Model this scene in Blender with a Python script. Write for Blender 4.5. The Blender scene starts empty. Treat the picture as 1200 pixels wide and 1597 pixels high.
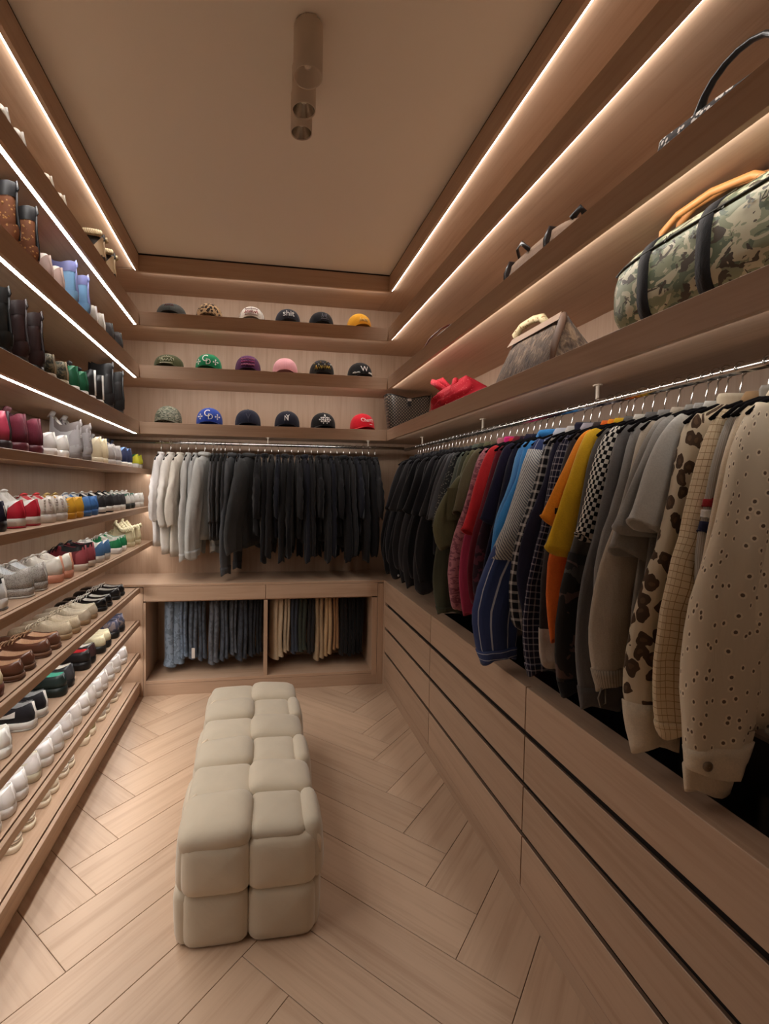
import bpy, bmesh, math, random
from mathutils import Vector, Matrix
rnd = random.Random(7)
PI = math.pi
sc = bpy.context.scene
C = bpy.context.collection

# ---------------------------------------------------------------- camera, exposure, world
cam_d = bpy.data.cameras.new('camera')
cam = bpy.data.objects.new('camera', cam_d); C.objects.link(cam); sc.camera = cam
F_PX, CX, CY = 745.6, 524.92, 790.39
YAW, PITCH, ROLL = math.radians(9.279), math.radians(-2.402), math.radians(0.781)
EYE = Vector((0, 0, 1.55))
fw = Vector((math.sin(YAW)*math.cos(PITCH), math.cos(YAW)*math.cos(PITCH), math.sin(PITCH)))
rt = fw.cross(Vector((0, 0, 1))).normalized(); up = rt.cross(fw)
r2 = rt*math.cos(ROLL) + up*math.sin(ROLL); u2 = r2.cross(fw)
M = Matrix((r2, u2, -fw)).transposed().to_4x4(); M.translation = EYE
cam.matrix_world = M
cam_d.sensor_fit = 'HORIZONTAL'; cam_d.sensor_width = 36
cam_d.lens = F_PX/1200*36
cam_d.shift_x = (600-CX)/1200; cam_d.shift_y = -(798.5-CY)/1200
cam_d.clip_start = 0.02
sc.view_settings.view_transform = 'Standard'; sc.view_settings.look = 'None'
sc.view_settings.gamma = 1.0; sc.view_settings.use_curve_mapping = False
sc.view_settings.exposure = 0.06
try:
    sc.cycles.use_denoising = True
    sc.cycles.max_bounces = 5; sc.cycles.diffuse_bounces = 4; sc.cycles.glossy_bounces = 2
    sc.cycles.use_adaptive_sampling = True; sc.cycles.adaptive_threshold = 0.045
    sc.cycles.sample_clamp_indirect = 6.0
except Exception:
    pass
world = bpy.data.worlds.new('world'); sc.world = world; world.use_nodes = True
world.node_tree.nodes['Background'].inputs[0].default_value = (0.05, 0.04, 0.035, 1)
world.node_tree.nodes['Background'].inputs[1].default_value = 0.3
LED = 23.0                       # emission of the light strips
LED_COL = (1.0, 0.95, 0.90)

# ---------------------------------------------------------------- room measures (metres)
XL, XR, YS = -0.841, 0.9755, 3.608      # fronts of the shoe wall, the dresser, the back units
WL, WR, WB, WF = -1.21, 1.49, 4.06, -0.9
CEIL = 3.17
SHELF = {'A': (2.6715, 2.770), 'B': (2.303, 2.3957), 'C': (1.910, 1.993)}   # fascia bottom, top
LOW = {'D': 1.665, 'E': 1.376, 'F': 1.097, 'G': 0.803, 'H': 0.563, 'I': 0.326, 'J': 0.111}
VAL = 3.045
REC = 0.018
YR, YLs = 0.45, 0.95                     # where the light strips begin
Y0 = -0.3                                # fittings start a little behind the camera

# ---------------------------------------------------------------- helpers
def setp(o, label=None, cat=None, group=None, kind=None):
    if label: o['label'] = label
    if cat: o['category'] = cat
    if group: o['group'] = group
    if kind: o['kind'] = kind
    return o

def empty(name, loc=(0, 0, 0), rz=0.0):
    o = bpy.data.objects.new(name, None); C.objects.link(o)
    o.location = loc; o.rotation_euler = (0, 0, rz); o.empty_display_size = 0.05
    return o

def thing(name, label, cat, loc=(0, 0, 0), rz=0.0, group=None):
    return setp(empty(name, loc, rz), label, cat, group)

class MB:
    """collects vertices and faces, builds one mesh"""
    def __init__(s, off=(0, 0, 0)):
        s.v = []; s.f = []; s.m = []; s.off = off; s.uv = {}
    def add(s, vs, fs, mi=0):
        n = len(s.v); ox, oy, oz = s.off
        s.v += [(p[0]-ox, p[1]-oy, p[2]-oz) for p in vs]
        s.f += [tuple(i+n for i in f) for f in fs]
        s.m += [mi]*len(fs)
        return s
    def box(s, x0, x1, y0, y1, z0, z1, c=0.0, mi=0):
        if c <= 0:
            vs = [(x, y, z) for x in (x0, x1) for y in (y0, y1) for z in (z0, z1)]
            return s.add(vs, [(0, 1, 3, 2), (4, 6, 7, 5), (0, 4, 5, 1), (2, 3, 7, 6), (0, 2, 6, 4), (1, 5, 7, 3)], mi)
        lo, hi = (x0, y0, z0), (x1, y1, z1)
        vs = []; idx = {}
        for sx in (0, 1):
            for sy in (0, 1):
                for sz in (0, 1):
                    sg = (sx, sy, sz)
                    for a in range(3):
                        p = []
                        for k in range(3):
                            e = hi[k] if sg[k] else lo[k]
                            if k != a: e += -c if sg[k] else c
                            p.append(e)
                        idx[(sg, a)] = len(vs); vs.append(p)
        fs = []
        for a in range(3):
            b, d = (a+1) % 3, (a+2) % 3
            for sa in (0, 1):
                q = []
                for sb, sd in ((0, 0), (1, 0), (1, 1), (0, 1)):
                    g = [0]*3; g[a] = sa; g[b] = sb; g[d] = sd; q.append(idx[(tuple(g), a)])
                fs.append(tuple(q))
                for sb in (0, 1):
                    q = []
                    for ax, sd in ((a, 0), (a, 1), (b, 1), (b, 0)):
                        g = [0]*3; g[a] = sa; g[b] = sb; g[d] = sd; q.append(idx[(tuple(g), ax)])
                    fs.append(tuple(q))
        for sx in (0, 1):
            for sy in (0, 1):
                for sz in (0, 1):
                    fs.append(tuple(idx[((sx, sy, sz), a)] for a in range(3)))
        return s.add(vs, fs, mi)
    def loft(s, rings, cap0=True, cap1=True, closed=True, mi=0, uvs=None):
        if uvs:
            b0 = len(s.v)
            for i, r in enumerate(uvs):
                for j, c in enumerate(r): s.uv[b0+i*len(r)+j] = c
        n = len(rings[0]); vs = [p for r in rings for p in r]; fs = []
        for i in range(len(rings)-1):
            for j in range(n if closed else n-1):
                k = (j+1) % n
                fs.append((i*n+j, i*n+k, (i+1)*n+k, (i+1)*n+j))
        if cap0: fs.append(tuple(range(n-1, -1, -1)))
        if cap1: fs.append(tuple((len(rings)-1)*n+j for j in range(n)))
        return s.add(vs, fs, mi)
    def tube(s, pts, r, n=6, mi=0, flat=1.0, caps=True):
        pts = [Vector(p) for p in pts]; rings = []
        up0 = None
        for i, p in enumerate(pts):
            d = (pts[min(i+1, len(pts)-1)]-pts[max(i-1, 0)])
            if d.length < 1e-9: d = Vector((0, 0, 1))
            d.normalize()
            if up0 is None:
                a = Vector((0, 0, 1)) if abs(d.z) < .9 else Vector((1, 0, 0))
                up0 = (a-d*a.dot(d)).normalized()
            else:
                up0 = (up0-d*up0.dot(d))
                up0 = up0.normalized() if up0.length > 1e-6 else d.orthogonal().normalized()
            sd = d.cross(up0)
            rr = r[i] if isinstance(r, (list, tuple)) else r
            rings.append([p+up0*rr*math.cos(2*PI*k/n)+sd*rr*flat*math.sin(2*PI*k/n) for k in range(n)])
        return s.loft(rings, caps, caps, True, mi)
    def lathe(s, prof, n=20, c=(0, 0, 0), mi=0, cap0=False, cap1=False):
        rings = [[(c[0]+r*math.cos(2*PI*k/n), c[1]+r*math.sin(2*PI*k/n), c[2]+z) for k in range(n)] for r, z in prof]
        return s.loft(rings, cap0, cap1, True, mi)
    def mesh(s, name, mats=None, smooth=False):
        me = bpy.data.meshes.new(name)
        me.from_pydata([tuple(p) for p in s.v], [], s.f)
        for m in (mats or []): me.materials.append(m)
        if mats and len(mats) > 1: me.polygons.foreach_set('material_index', s.m)
        if s.uv:
            lay = me.uv_layers.new(name='UVMap')
            vi = [0]*len(me.loops); me.loops.foreach_get('vertex_index', vi)
            fl = []
            for i in vi: fl += s.uv.get(i, (0, 0))
            lay.data.foreach_set('uv', fl)
        bm = bmesh.new(); bm.from_mesh(me)
        bmesh.ops.recalc_face_normals(bm, faces=bm.faces[:])
        bm.to_mesh(me); bm.free()
        if smooth: me.polygons.foreach_set('use_smooth', [True]*len(me.polygons))
        me.update()
        return me
    def build(s, name, mat, parent=None, smooth=False):
        mats = mat if isinstance(mat, (list, tuple)) else [mat]
        o = bpy.data.objects.new(name, s.mesh(name, mats, smooth)); C.objects.link(o)
        if parent: o.parent = parent
        return o

def bx(name, x0, x1, y0, y1, z0, z1, mat, parent=None, c=0.0015):
    """a box in world measures, whatever its parent's location"""
    off = parent.location if parent else ((x0+x1)/2, (y0+y1)/2, z0)
    p = parent
    while p is not None and p.parent: p = p.parent; off = Vector(off)+p.location
    o = MB(off).box(x0, x1, y0, y1, z0, z1, c).build(name, mat, parent)
    if not parent: o.location = off
    return o

def share(name, me, parent):
    o = bpy.data.objects.new(name, me); C.objects.link(o); o.parent = parent
    return o

def copy_tree(o, parent=None):
    c = o.copy(); C.objects.link(c); c.parent = parent
    for ch in list(o.children): copy_tree(ch, c)
    return c

def hsh(*a):
    return random.Random(str(a)).random()

def lerp(a, b, t): return a+(b-a)*t
def interp(xs, ys, x):
    if x <= xs[0]: return ys[0]
    for i in range(1, len(xs)):
        if x <= xs[i]: return lerp(ys[i-1], ys[i], (x-xs[i-1])/(xs[i]-xs[i-1]))
    return ys[-1]

ORD = ['first', 'second', 'third', 'fourth', 'fifth', 'sixth', 'seventh', 'eighth', 'ninth', 'tenth', 'eleventh', 'twelfth',
       'thirteenth', 'fourteenth', 'fifteenth', 'sixteenth', 'seventeenth', 'eighteenth', 'nineteenth', 'twentieth',
       'twenty-first', 'twenty-second', 'twenty-third', 'twenty-fourth', 'twenty-fifth']

# ---------------------------------------------------------------- materials
def srgb(h):
    """'rrggbb' or (r,g,b) 0-255 -> linear"""
    if isinstance(h, str): h = tuple(int(h[i:i+2], 16) for i in (0, 2, 4))
    o = []
    for c in h:
        c /= 255; o.append(c/12.92 if c <= .04045 else ((c+.055)/1.055)**2.4)
    return tuple(o)+(1.0,)

class NT:
    def __init__(s, name):
        s.mat = bpy.data.materials.new(name); s.mat.use_nodes = True
        s.nt = s.mat.node_tree; s.b = s.nt.nodes['Principled BSDF']
    def n(s, typ, ins=None, **props):
        nd = s.nt.nodes.new(typ)
        for k, v in props.items(): setattr(nd, k, v)
        for k, v in (ins or {}).items(): s.put(nd.inputs[k], v)
        return nd
    def put(s, sock, v):
        if isinstance(v, bpy.types.NodeSocket): s.nt.links.new(v, sock)
        elif isinstance(v, bpy.types.Node): s.nt.links.new(v.outputs[0], sock)
        else: sock.default_value = v
    def math(s, op, a, b=0.0, clamp=False):
        nd = s.n('ShaderNodeMath', {0: a, 1: b}, operation=op); nd.use_clamp = clamp; return nd.outputs[0]
    def mix(s, f, a, b, blend='MIX'):
        nd = s.n('ShaderNodeMix', data_type='RGBA', blend_type=blend)
        s.put(nd.inputs[0], f); s.put(nd.inputs[6], a); s.put(nd.inputs[7], b); return nd.outputs[2]
    def ramp(s, fac, stops, mode='LINEAR'):
        nd = s.n('ShaderNodeValToRGB', {0: fac}); cr = nd.color_ramp; cr.interpolation = mode
        while len(cr.elements) < len(stops): cr.elements.new(0.5)
        for e, (p, c) in zip(cr.elements, stops): e.position = p; e.color = c
        return nd.outputs[0]
    def coords(s, scale=(1, 1, 1), rot=(0, 0, 0), seed=True, uv=False):
        tc = s.n('ShaderNodeTexCoord'); v = tc.outputs['UV' if uv else 'Object']
        if seed:
            oi = s.n('ShaderNodeObjectInfo')
            m = s.math('MULTIPLY', oi.outputs['Random'], 17.0)
            cb = s.n('ShaderNodeCombineXYZ', {0: m, 1: m, 2: m})
            v = s.n('ShaderNodeVectorMath', {0: v, 1: cb.outputs[0]}, operation='ADD').outputs[0]
        mp = s.n('ShaderNodeMapping', {0: v}); mp.inputs['Scale'].default_value = scale
        mp.inputs['Rotation'].default_value = rot
        return mp.outputs[0]
    def noise(s, vec, scale, detail=4, rough=.55, dist=0.0):
        return s.n('ShaderNodeTexNoise', {'Vector': vec, 'Scale': scale, 'Detail': detail, 'Roughness': rough, 'Distortion': dist}).outputs[0]
    def bump(s, h, strength=.2, dist=.002):
        s.put(s.b.inputs['Normal'], s.n('ShaderNodeBump', {'Height': h, 'Strength': strength, 'Distance': dist}).outputs[0])
    def fin(s, col, rough=.6, spec=.3, metal=0.0, sheen=0.0):
        s.put(s.b.inputs['Base Color'], col); s.put(s.b.inputs['Roughness'], rough)
        s.b.inputs['Specular IOR Level'].default_value = spec; s.b.inputs['Metallic'].default_value = metal
        if sheen:
            s.b.inputs['Sheen Weight'].default_value = sheen; s.b.inputs['Sheen Roughness'].default_value = .5
        return s.mat

MATS = {}
def cached(fn):
    def g(*a, **k):
        key = (fn.__name__,)+tuple(map(str, a))+tuple(sorted((x, str(y)) for x, y in k.items()))
        if key not in MATS: MATS[key] = fn(*a, **k)
        return MATS[key]
    return g

@cached
def wood(axis='Y', tone=(188, 158, 133), dark=(170, 139, 113), vary=.12, rough=.42, rings=False):
    t = NT('oak_'+axis)
    sc_ = {'X': (1.1, 16, 16), 'Y': (16, 1.1, 16), 'Z': (16, 16, 1.1)}[axis]
    n1 = t.noise(t.coords(sc_), 1.0, 3, .6, 1.1)
    n2 = t.noise(t.coords(tuple(c*(5 if c > 2 else 2.2) for c in sc_)), 1.0, 2, .6, .2)
    f = t.math('ADD', t.math('MULTIPLY', n1, .6), t.math('MULTIPLY', n2, .4))
    if rings:                       # cathedral figure
        wv = t.n('ShaderNodeTexWave', {'Vector': t.coords((.7, 4.5, 4.5)), 'Scale': 1.0, 'Distortion': 4.5, 'Detail': 2.0, 'Detail Scale': .8}, wave_type='RINGS')
        f = t.math('ADD', t.math('MULTIPLY', f, .93), t.math('MULTIPLY', wv.outputs[1], .07))
    col = t.ramp(f, [(.25, srgb(dark)), (.52, srgb(tone)), (.8, srgb(tuple(min(255, c+6) for c in tone)))])
    oi = t.n('ShaderNodeObjectInfo')
    k = t.math('ADD', t.math('MULTIPLY', oi.outputs['Random'], vary), 1-vary*.6)
    cb = t.n('ShaderNodeCombineColor', {0: k, 1: k, 2: k})
    col = t.mix(1.0, col, cb.outputs[0], 'MULTIPLY')
    t.bump(n2, .08, .001)
    return t.fin(col, rough, .3)

@cached
def plain(name, col, rough=.5, spec=.4, metal=0.0):
    t = NT(name); return t.fin(srgb(col), rough, spec, metal)

@cached
def fabric(col, rough=.85, weave=260.0, mott=.22, sheen=.12):
    t = NT('fabric'); v = t.coords()
    n = t.noise(v, 9, 4, .6); w = t.noise(v, weave, 2, .5)
    k = t.math('ADD', t.math('MULTIPLY', n, mott*2), 1-mott)
    k2 = t.math('MULTIPLY', k, t.math('ADD', t.math('MULTIPLY', w, .3), .85))
    c = t.mix(1.0, srgb(col), t.n('ShaderNodeCombineColor', {0: k2, 1: k2, 2: k2}).outputs[0], 'MULTIPLY')
    n2 = t.noise(t.coords((3, 3, 1)), 5, 3, .6, .6)
    t.bump(t.math('ADD', t.math('MULTIPLY', n2, 1.0), t.math('MULTIPLY', w, .12)), .5, .012)
    return t.fin(c, rough, .15, 0, sheen)

@cached
def leather(col, rough=.46, grain=180.0, mott=.12):
    t = NT('leather'); v = t.coords()
    n = t.noise(v, 14, 3, .6); g = t.noise(v, grain, 2, .5)
    k = t.math('ADD', t.math('MULTIPLY', n, mott*2), 1-mott)
    c = t.mix(1.0, srgb(col), t.n('ShaderNodeCombineColor', {0: k, 1: k, 2: k}).outputs[0], 'MULTIPLY')
    t.bump(t.math('ADD', n, t.math('MULTIPLY', g, .15)), .25, .002)
    return t.fin(c, rough, .4)

def sepxyz(t, v):
    s = t.n('ShaderNodeSeparateXYZ', {0: v}); return s.outputs

def band(t, x, freq, duty):
    """1 inside a stripe of the repeating pattern"""
    fr = t.math('FRACT', t.math('MULTIPLY', x, freq))
    return t.math('LESS_THAN', fr, duty)

def wrinkle(t, c, k=.5, d=.012):
    n = t.noise(t.coords((3, 3, 1)), 6, 3, .6, .6); t.bump(n, k, d); return c

@cached
def stripes(base, line, freq=28, duty=.15, axis='x', rough=.85, uv=False):
    t = NT('striped_fabric'); v = t.coords(seed=False, uv=uv); o = sepxyz(t, v)
    if uv: x = o[0] if axis == 'x' else o[1] if axis == 'z' else t.math('ADD', o[0], o[1])
    else: x = t.math('ADD', o[0], t.math('MULTIPLY', o[1], .8)) if axis == 'x' else o[2]
    c = t.mix(band(t, x, freq, duty), srgb(base), srgb(line))
    return t.fin(wrinkle(t, c), rough, .15, 0, .1)

@cached
def plaid(base, line, freq=22, duty=.2, mode='grid', rough=.85, uv=True):
    t = NT('checked_fabric'); v = t.coords(seed=False, uv=uv); o = sepxyz(t, v)
    a = band(t, o[0], freq, duty); b = band(t, o[1] if uv else o[2], freq, duty)
    if mode == 'checker': f = t.math('ABSOLUTE', t.math('SUBTRACT', a, b))
    elif mode == 'gingham': f = t.math('MULTIPLY', t.math('ADD', a, b), .5)
    else: f = t.math('MAXIMUM', a, b)
    c = t.mix(f, srgb(base), srgb(line))
    return t.fin(wrinkle(t, c), rough, .15, 0, .1)

@cached
def blotch(base, spot, scale=11, cut=.52, spot2=None, rough=.85, stretch=(1, 1, 1), uv=False):
    """irregular patches of a second colour"""
    t = NT('blotched_fabric'); v = t.coords(stretch, uv=uv)
    n = t.noise(v, scale, 2, .5, .4)
    c = t.mix(t.math('GREATER_THAN', n, cut), srgb(base), srgb(spot))
    return t.fin(wrinkle(t, c), rough, .15, 0, .1)

@cached
def leopard(base, spot, scale=22.0, mid=None, uv=True, cut=.4):
    """separate rosette-like patches"""
    t = NT('leopard_fabric'); v = t.coords((1, 1, 1), uv=uv)
    n = t.noise(v, 30, 2, .5)
    w = t.n('ShaderNodeVectorMath', {0: v, 1: t.n('ShaderNodeCombineXYZ', {0: t.math('MULTIPLY', n, .035), 1: t.math('MULTIPLY', n, -.03), 2: 0.0}).outputs[0]}, operation='ADD').outputs[0]
    vo = t.n('ShaderNodeTexVoronoi', {'Vector': w, 'Scale': scale}); vo.voronoi_dimensions = '2D' if uv else '3D'
    d = vo.outputs['Distance']
    keep = t.math('GREATER_THAN', t.n('ShaderNodeSeparateColor', {0: vo.outputs['Color']}).outputs[0], .1)
    f = t.math('MULTIPLY', t.math('LESS_THAN', d, cut), keep)
    g = t.math('MULTIPLY', t.math('LESS_THAN', d, .15), keep)
    c = t.mix(f, srgb(base), srgb(spot)); c = t.mix(g, c, srgb(mid or tuple(int(q*1.25) for q in spot)))
    return t.fin(wrinkle(t, c), .85, .15, 0, .1)

@cached
def speckle(base, dots, scale=120, cut=.3, rough=.7, stretch=(1, 1, 1)):
    t = NT('speckled'); v = t.coords(stretch)
    vo = t.n('ShaderNodeTexVoronoi', {'Vector': v, 'Scale': scale})
    c = t.mix(t.math('LESS_THAN', vo.outputs['Distance'], cut), srgb(base), srgb(dots))
    return t.fin(c, rough, .3)

@cached
def eyelet(base):
    t = NT('eyelet_fabric'); v = t.coords((1, .55, 1), uv=True)
    vo = t.n('ShaderNodeTexVoronoi', {'Vector': v, 'Scale': 58.0}); vo.voronoi_dimensions = '2D'
    d = vo.outputs['Distance']
    keep = t.math('GREATER_THAN', t.n('ShaderNodeSeparateColor', {0: vo.outputs['Color']}).outputs[0], .3)
    hole = t.math('MULTIPLY', t.math('LESS_THAN', d, .13), keep); ring = t.math('MULTIPLY', t.math('LESS_THAN', d, .26), keep)
    c = t.mix(ring, srgb(base), srgb(tuple(min(255, q+16) for q in base)))
    c = t.mix(hole, c, srgb((112, 92, 76)))
    t.bump(t.math('ADD', t.math('MULTIPLY', t.math('SUBTRACT', ring, hole), .5), t.noise(t.coords((3, 3, 1)), 6, 3, .6, .6)), .5, .012)
    return t.fin(c, .85, .15, 0, .1)

@cached
def camo(cols, scale=14, stretch=(1, 1, 1), rough=.6, edge=.0):
    t = NT('camouflage'); v = t.coords(stretch, seed=False)
    n1 = t.noise(v, scale, 2.5, .55, .8)
    n2 = t.noise(t.coords(stretch, (1, .5, .3), seed=False), scale*1.15, 2.5, .55, .8)
    n3 = t.noise(t.coords(stretch, (.3, 1.2, .8), seed=False), scale*1.4, 2.5, .55, .8)
    c = t.mix(t.math('GREATER_THAN', n1, .51), srgb(cols[0]), srgb(cols[1]))
    c = t.mix(t.math('GREATER_THAN', n2, .53), c, srgb(cols[2]))
    c = t.mix(t.math('GREATER_THAN', n3, .58), c, srgb(cols[3]))
    t.bump(t.noise(t.coords(seed=False), 8, 3), .4, .01)
    return t.fin(c, rough, .3)

@cached
def fur(base, dark, stretch=(22, 22, 3)):
    t = NT('fur'); v = t.coords(stretch, (0, .5, 0)); n = t.noise(v, 2.2, 5, .7, .8)
    n2 = t.noise(t.coords(), 11, 3, .6)
    f = t.math('ADD', t.math('MULTIPLY', n, .65), t.math('MULTIPLY', n2, .35))
    c = t.ramp(f, [(.36, srgb(dark)), (.5, srgb(tuple((a+b)//2 for a, b in zip(base, dark)))), (.62, srgb(base))])
    t.bump(n, .9, .012); return t.fin(c, .8, .2, 0, .2)

@cached
def velvet(col):
    t = NT('velvet'); v = t.coords()
    n = t.noise(v, 7, 4, .6, .5); oi = t.n('ShaderNodeObjectInfo')
    k = t.math('ADD', t.math('ADD', t.math('MULTIPLY', n, .22), .83), t.math('MULTIPLY', oi.outputs['Random'], .16))
    c = t.mix(1.0, srgb(col), t.n('ShaderNodeCombineColor', {0: k, 1: k, 2: k}).outputs[0], 'MULTIPLY')
    t.bump(t.math('ADD', n, t.math('MULTIPLY', t.noise(v, 60, 2), .15)), .35, .006)
    return t.fin(c, .75, .15, 0, .35)

@cached
def chevron_canvas():
    t = NT('chevron_canvas'); v = t.coords(seed=False, scale=(1, 1, 1)); o = sepxyz(t, v)
    x = t.math('MULTIPLY', o[0], 42); z = t.math('MULTIPLY', o[2], 42)
    a = t.math('FRACT', t.math('ADD', x, z)); b = t.math('FRACT', t.math('SUBTRACT', x, z))
    da = t.math('ABSOLUTE', t.math('SUBTRACT', a, .5)); db = t.math('ABSOLUTE', t.math('SUBTRACT', b, .5))
    f = t.math('LESS_THAN', t.math('MAXIMUM', da, db), .27)
    g = t.math('LESS_THAN', t.math('MAXIMUM', da, db), .1)
    c = t.mix(f, srgb((18, 15, 14)), srgb((128, 116, 102))); c = t.mix(g, c, srgb((40, 34, 30)))
    return t.fin(c, .28, .5)

def led_mat(name, strength):
    t = NT(name); t.nt.nodes.remove(t.b)
    e = t.n('ShaderNodeEmission'); e.inputs[0].default_value = LED_COL+(1,); e.inputs[1].default_value = strength
    t.nt.links.new(e.outputs[0], t.nt.nodes['Material Output'].inputs[0]); return t.mat
LED_M = led_mat('light_strip', LED)
LED_LOW = led_mat('light_strip_lower', LED*1.2)
LED_C = led_mat('light_strip_rail', LED*.6)
LED_L = led_mat('light_strip_shoe_wall', LED*1.6)

OAK = {a: wood(a) for a in 'XYZ'}
FLOOR_OAK = wood('X', (196, 167, 141), (174, 144, 118), .15, .38, True)
CHROME = plain('chrome', (215, 212, 208), .16, .5, 1.0)
BLACK = plain('black', (14, 12, 12), .5)
PAINT = plain('ceiling_paint', (240, 231, 217), .9, .2)
WHITE = plain('white_metal', (205, 190, 172), .5)
# ================================================================ the room shell
def struct(name, x0, x1, y0, y1, z0, z1, mat, c=0.0):
    return setp(bx(name, x0, x1, y0, y1, z0, z1, mat, None, c), kind='structure')

struct('wall_left', WL-.06, WL, WF-.06, WB+.06, 0, CEIL+.1, OAK['Z'])
struct('wall_right', WR, WR+.06, WF-.06, WB+.06, 0, CEIL+.1, OAK['Z'])
struct('wall_back', WL, WR, WB, WB+.06, 0, CEIL+.1, OAK['Z'])
struct('wall_front', WL, WR, WF-.06, WF, 0, CEIL+.1, PAINT)
struct('ceiling', WL, WR, WF, WB, CEIL, CEIL+.06, PAINT)
floor = struct('floor', WL, WR, WF, WB, -.06, -.004, plain('subfloor', (70, 50, 36), .9))

# herringbone planks, 205 x 983 mm, laid at 45 degrees
PW, PLN, PX, PY = .205, .983, .797, 1.28
def clip(poly, a, b, c):
    out = []
    for i in range(len(poly)):
        p, q = poly[i], poly[(i+1) % len(poly)]
        dp, dq = a*p[0]+b*p[1]-c, a*q[0]+b*q[1]-c
        if dp <= 0: out.append(p)
        if dp*dq < 0:
            t = dp/(dp-dq); out.append((lerp(p[0], q[0], t), lerp(p[1], q[1], t)))
    return out
S2 = math.sqrt(.5)
def uv2xy(u, v): return (PX+(u-v)*S2, PY+(u+v)*S2)
fx0, fx1, fy0, fy1 = XL-.02, XR+.03, WF+.002, YS+.03
for n in range(-3, 4):
    for k in range(-40, 60):
        ou, ov = k*PW+n*PLN, k*PW-n*PLN
        for kind, (u0, u1, v0, v1) in enumerate(((0, PLN, 0, PW), (PLN, PLN+PW, PW-PLN, PW))):
            g = .0011
            cs = [uv2xy(ou+a, ov+b) for a, b in ((u0+g, v0+g), (u1-g, v0+g), (u1-g, v1-g), (u0+g, v1-g))]
            po = cs
            for a, b, c in ((-1, 0, -fx0), (1, 0, fx1), (0, -1, -fy0), (0, 1, fy1)):
                if po: po = clip(po, a, b, c)
            if len(po) < 3: continue
            ar = abs(sum(po[i][0]*po[(i+1) % len(po)][1]-po[(i+1) % len(po)][0]*po[i][1] for i in range(len(po))))/2
            if ar < .0006: continue
            cx, cy = uv2xy(ou+(u0+u1)/2, ov+(v0+v1)/2)
            ang = PI/4 if kind == 0 else -PI/4
            ca, sa = math.cos(-ang), math.sin(-ang)
            loc = [((x-cx)*ca-(y-cy)*sa, (x-cx)*sa+(y-cy)*ca) for x, y in po]
            mx = sum(p[0] for p in loc)/len(loc); my = sum(p[1] for p in loc)/len(loc)
            sh = [(mx+(p[0]-mx)*(1-.0012/max(.02, abs(p[0]-mx))), my+(p[1]-my)*(1-.0012/max(.02, abs(p[1]-my)))) for p in loc]
            m = MB()
            m.loft([[(p[0], p[1], -.004) for p in loc], [(p[0], p[1], -.0008) for p in loc], [(p[0], p[1], 0) for p in sh]])
            o = m.build('plank', FLOOR_OAK, floor)
            o.location = (cx-floor.location.x, cy-floor.location.y, -floor.location.z); o.rotation_euler = (0, 0, ang)

# ---------------------------------------------------------------- light strips
def strip(parent, kind, a, b, p, z, mat=None):
    """wedge strip in the corner of fascia and soffit; kind = direction towards the wall"""
    off = Vector((0, 0, 0)); q = parent
    while q is not None: off = off+q.location; q = q.parent
    m = MB(off); w = REC-.002
    if kind in '+x-x':
        s = 1 if kind == '+x' else -1
        sec = [[(p, y, z), (p+s*w, y, z), (p, y, z-w)] for y in (a, b)]
    else:
        sec = [[(x, p, z), (x, p+w, z), (x, p, z-w)] for x in (a, b)]
    m.add(sec[0]+sec[1], [(0, 1, 4, 3), (0, 2, 5, 3), (0, 1, 2), (3, 4, 5)], 1)
    m.add([sec[0][1], sec[0][2], sec[1][2], sec[1][1]], [(0, 1, 2, 3)], 0)
    me = m.build('light_strip', [mat or LED_M, WHITE], parent)
    return me

def flat_strip(parent, x0, x1, y0, y1, z0, z1, mat):
    m = MB(parent.location)
    vs = [(x, y, z) for x in (x0, x1) for y in (y0, y1) for z in (z0, z1)]
    m.add(vs, [(0, 1, 3, 2), (4, 6, 7, 5), (0, 4, 5, 1), (2, 3, 7, 6), (1, 5, 7, 3)], 1)
    m.add([vs[0], vs[2], vs[6], vs[4]], [(0, 1, 2, 3)], 0)
    return m.build('light_strip', [mat, WHITE], parent)

# ---------------------------------------------------------------- cornice fascias under the ceiling
GAP = plain('shadow_gap', (30, 20, 15), .9)
def cornice(name, x0, x1, y0, y1, soff, kind, a, b, p):
    t = struct(name, x0, x1, y0, y1, VAL, CEIL-.012, OAK['Y'] if kind != '+y' else OAK['X'], .001)
    bx('shadow_gap', x0+.004, x1-.004, y0+.004, y1-.004, CEIL-.012, CEIL, GAP, t, 0)
    bx('soffit', *soff, VAL+REC, VAL+REC+.02, OAK['Y'] if kind != '+y' else OAK['X'], t, 0)
    strip(t, kind, a, b, p, VAL+REC)
cornice('trim_1', XL-.02, XL, Y0, YS, (WL, XL-.02, Y0, YS), '-x', YLs, YS, XL-.02)
cornice('trim_2', XR, XR+.02, Y0, YS, (XR+.02, WR, Y0, WB), '+x', YR, YS+.01, XR+.02)
cornice('trim_3', XL-.02, XR+.02, YS, YS+.02, (WL, XR+.02, YS+.02, WB), '+y', XL, XR, YS+.02)

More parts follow.
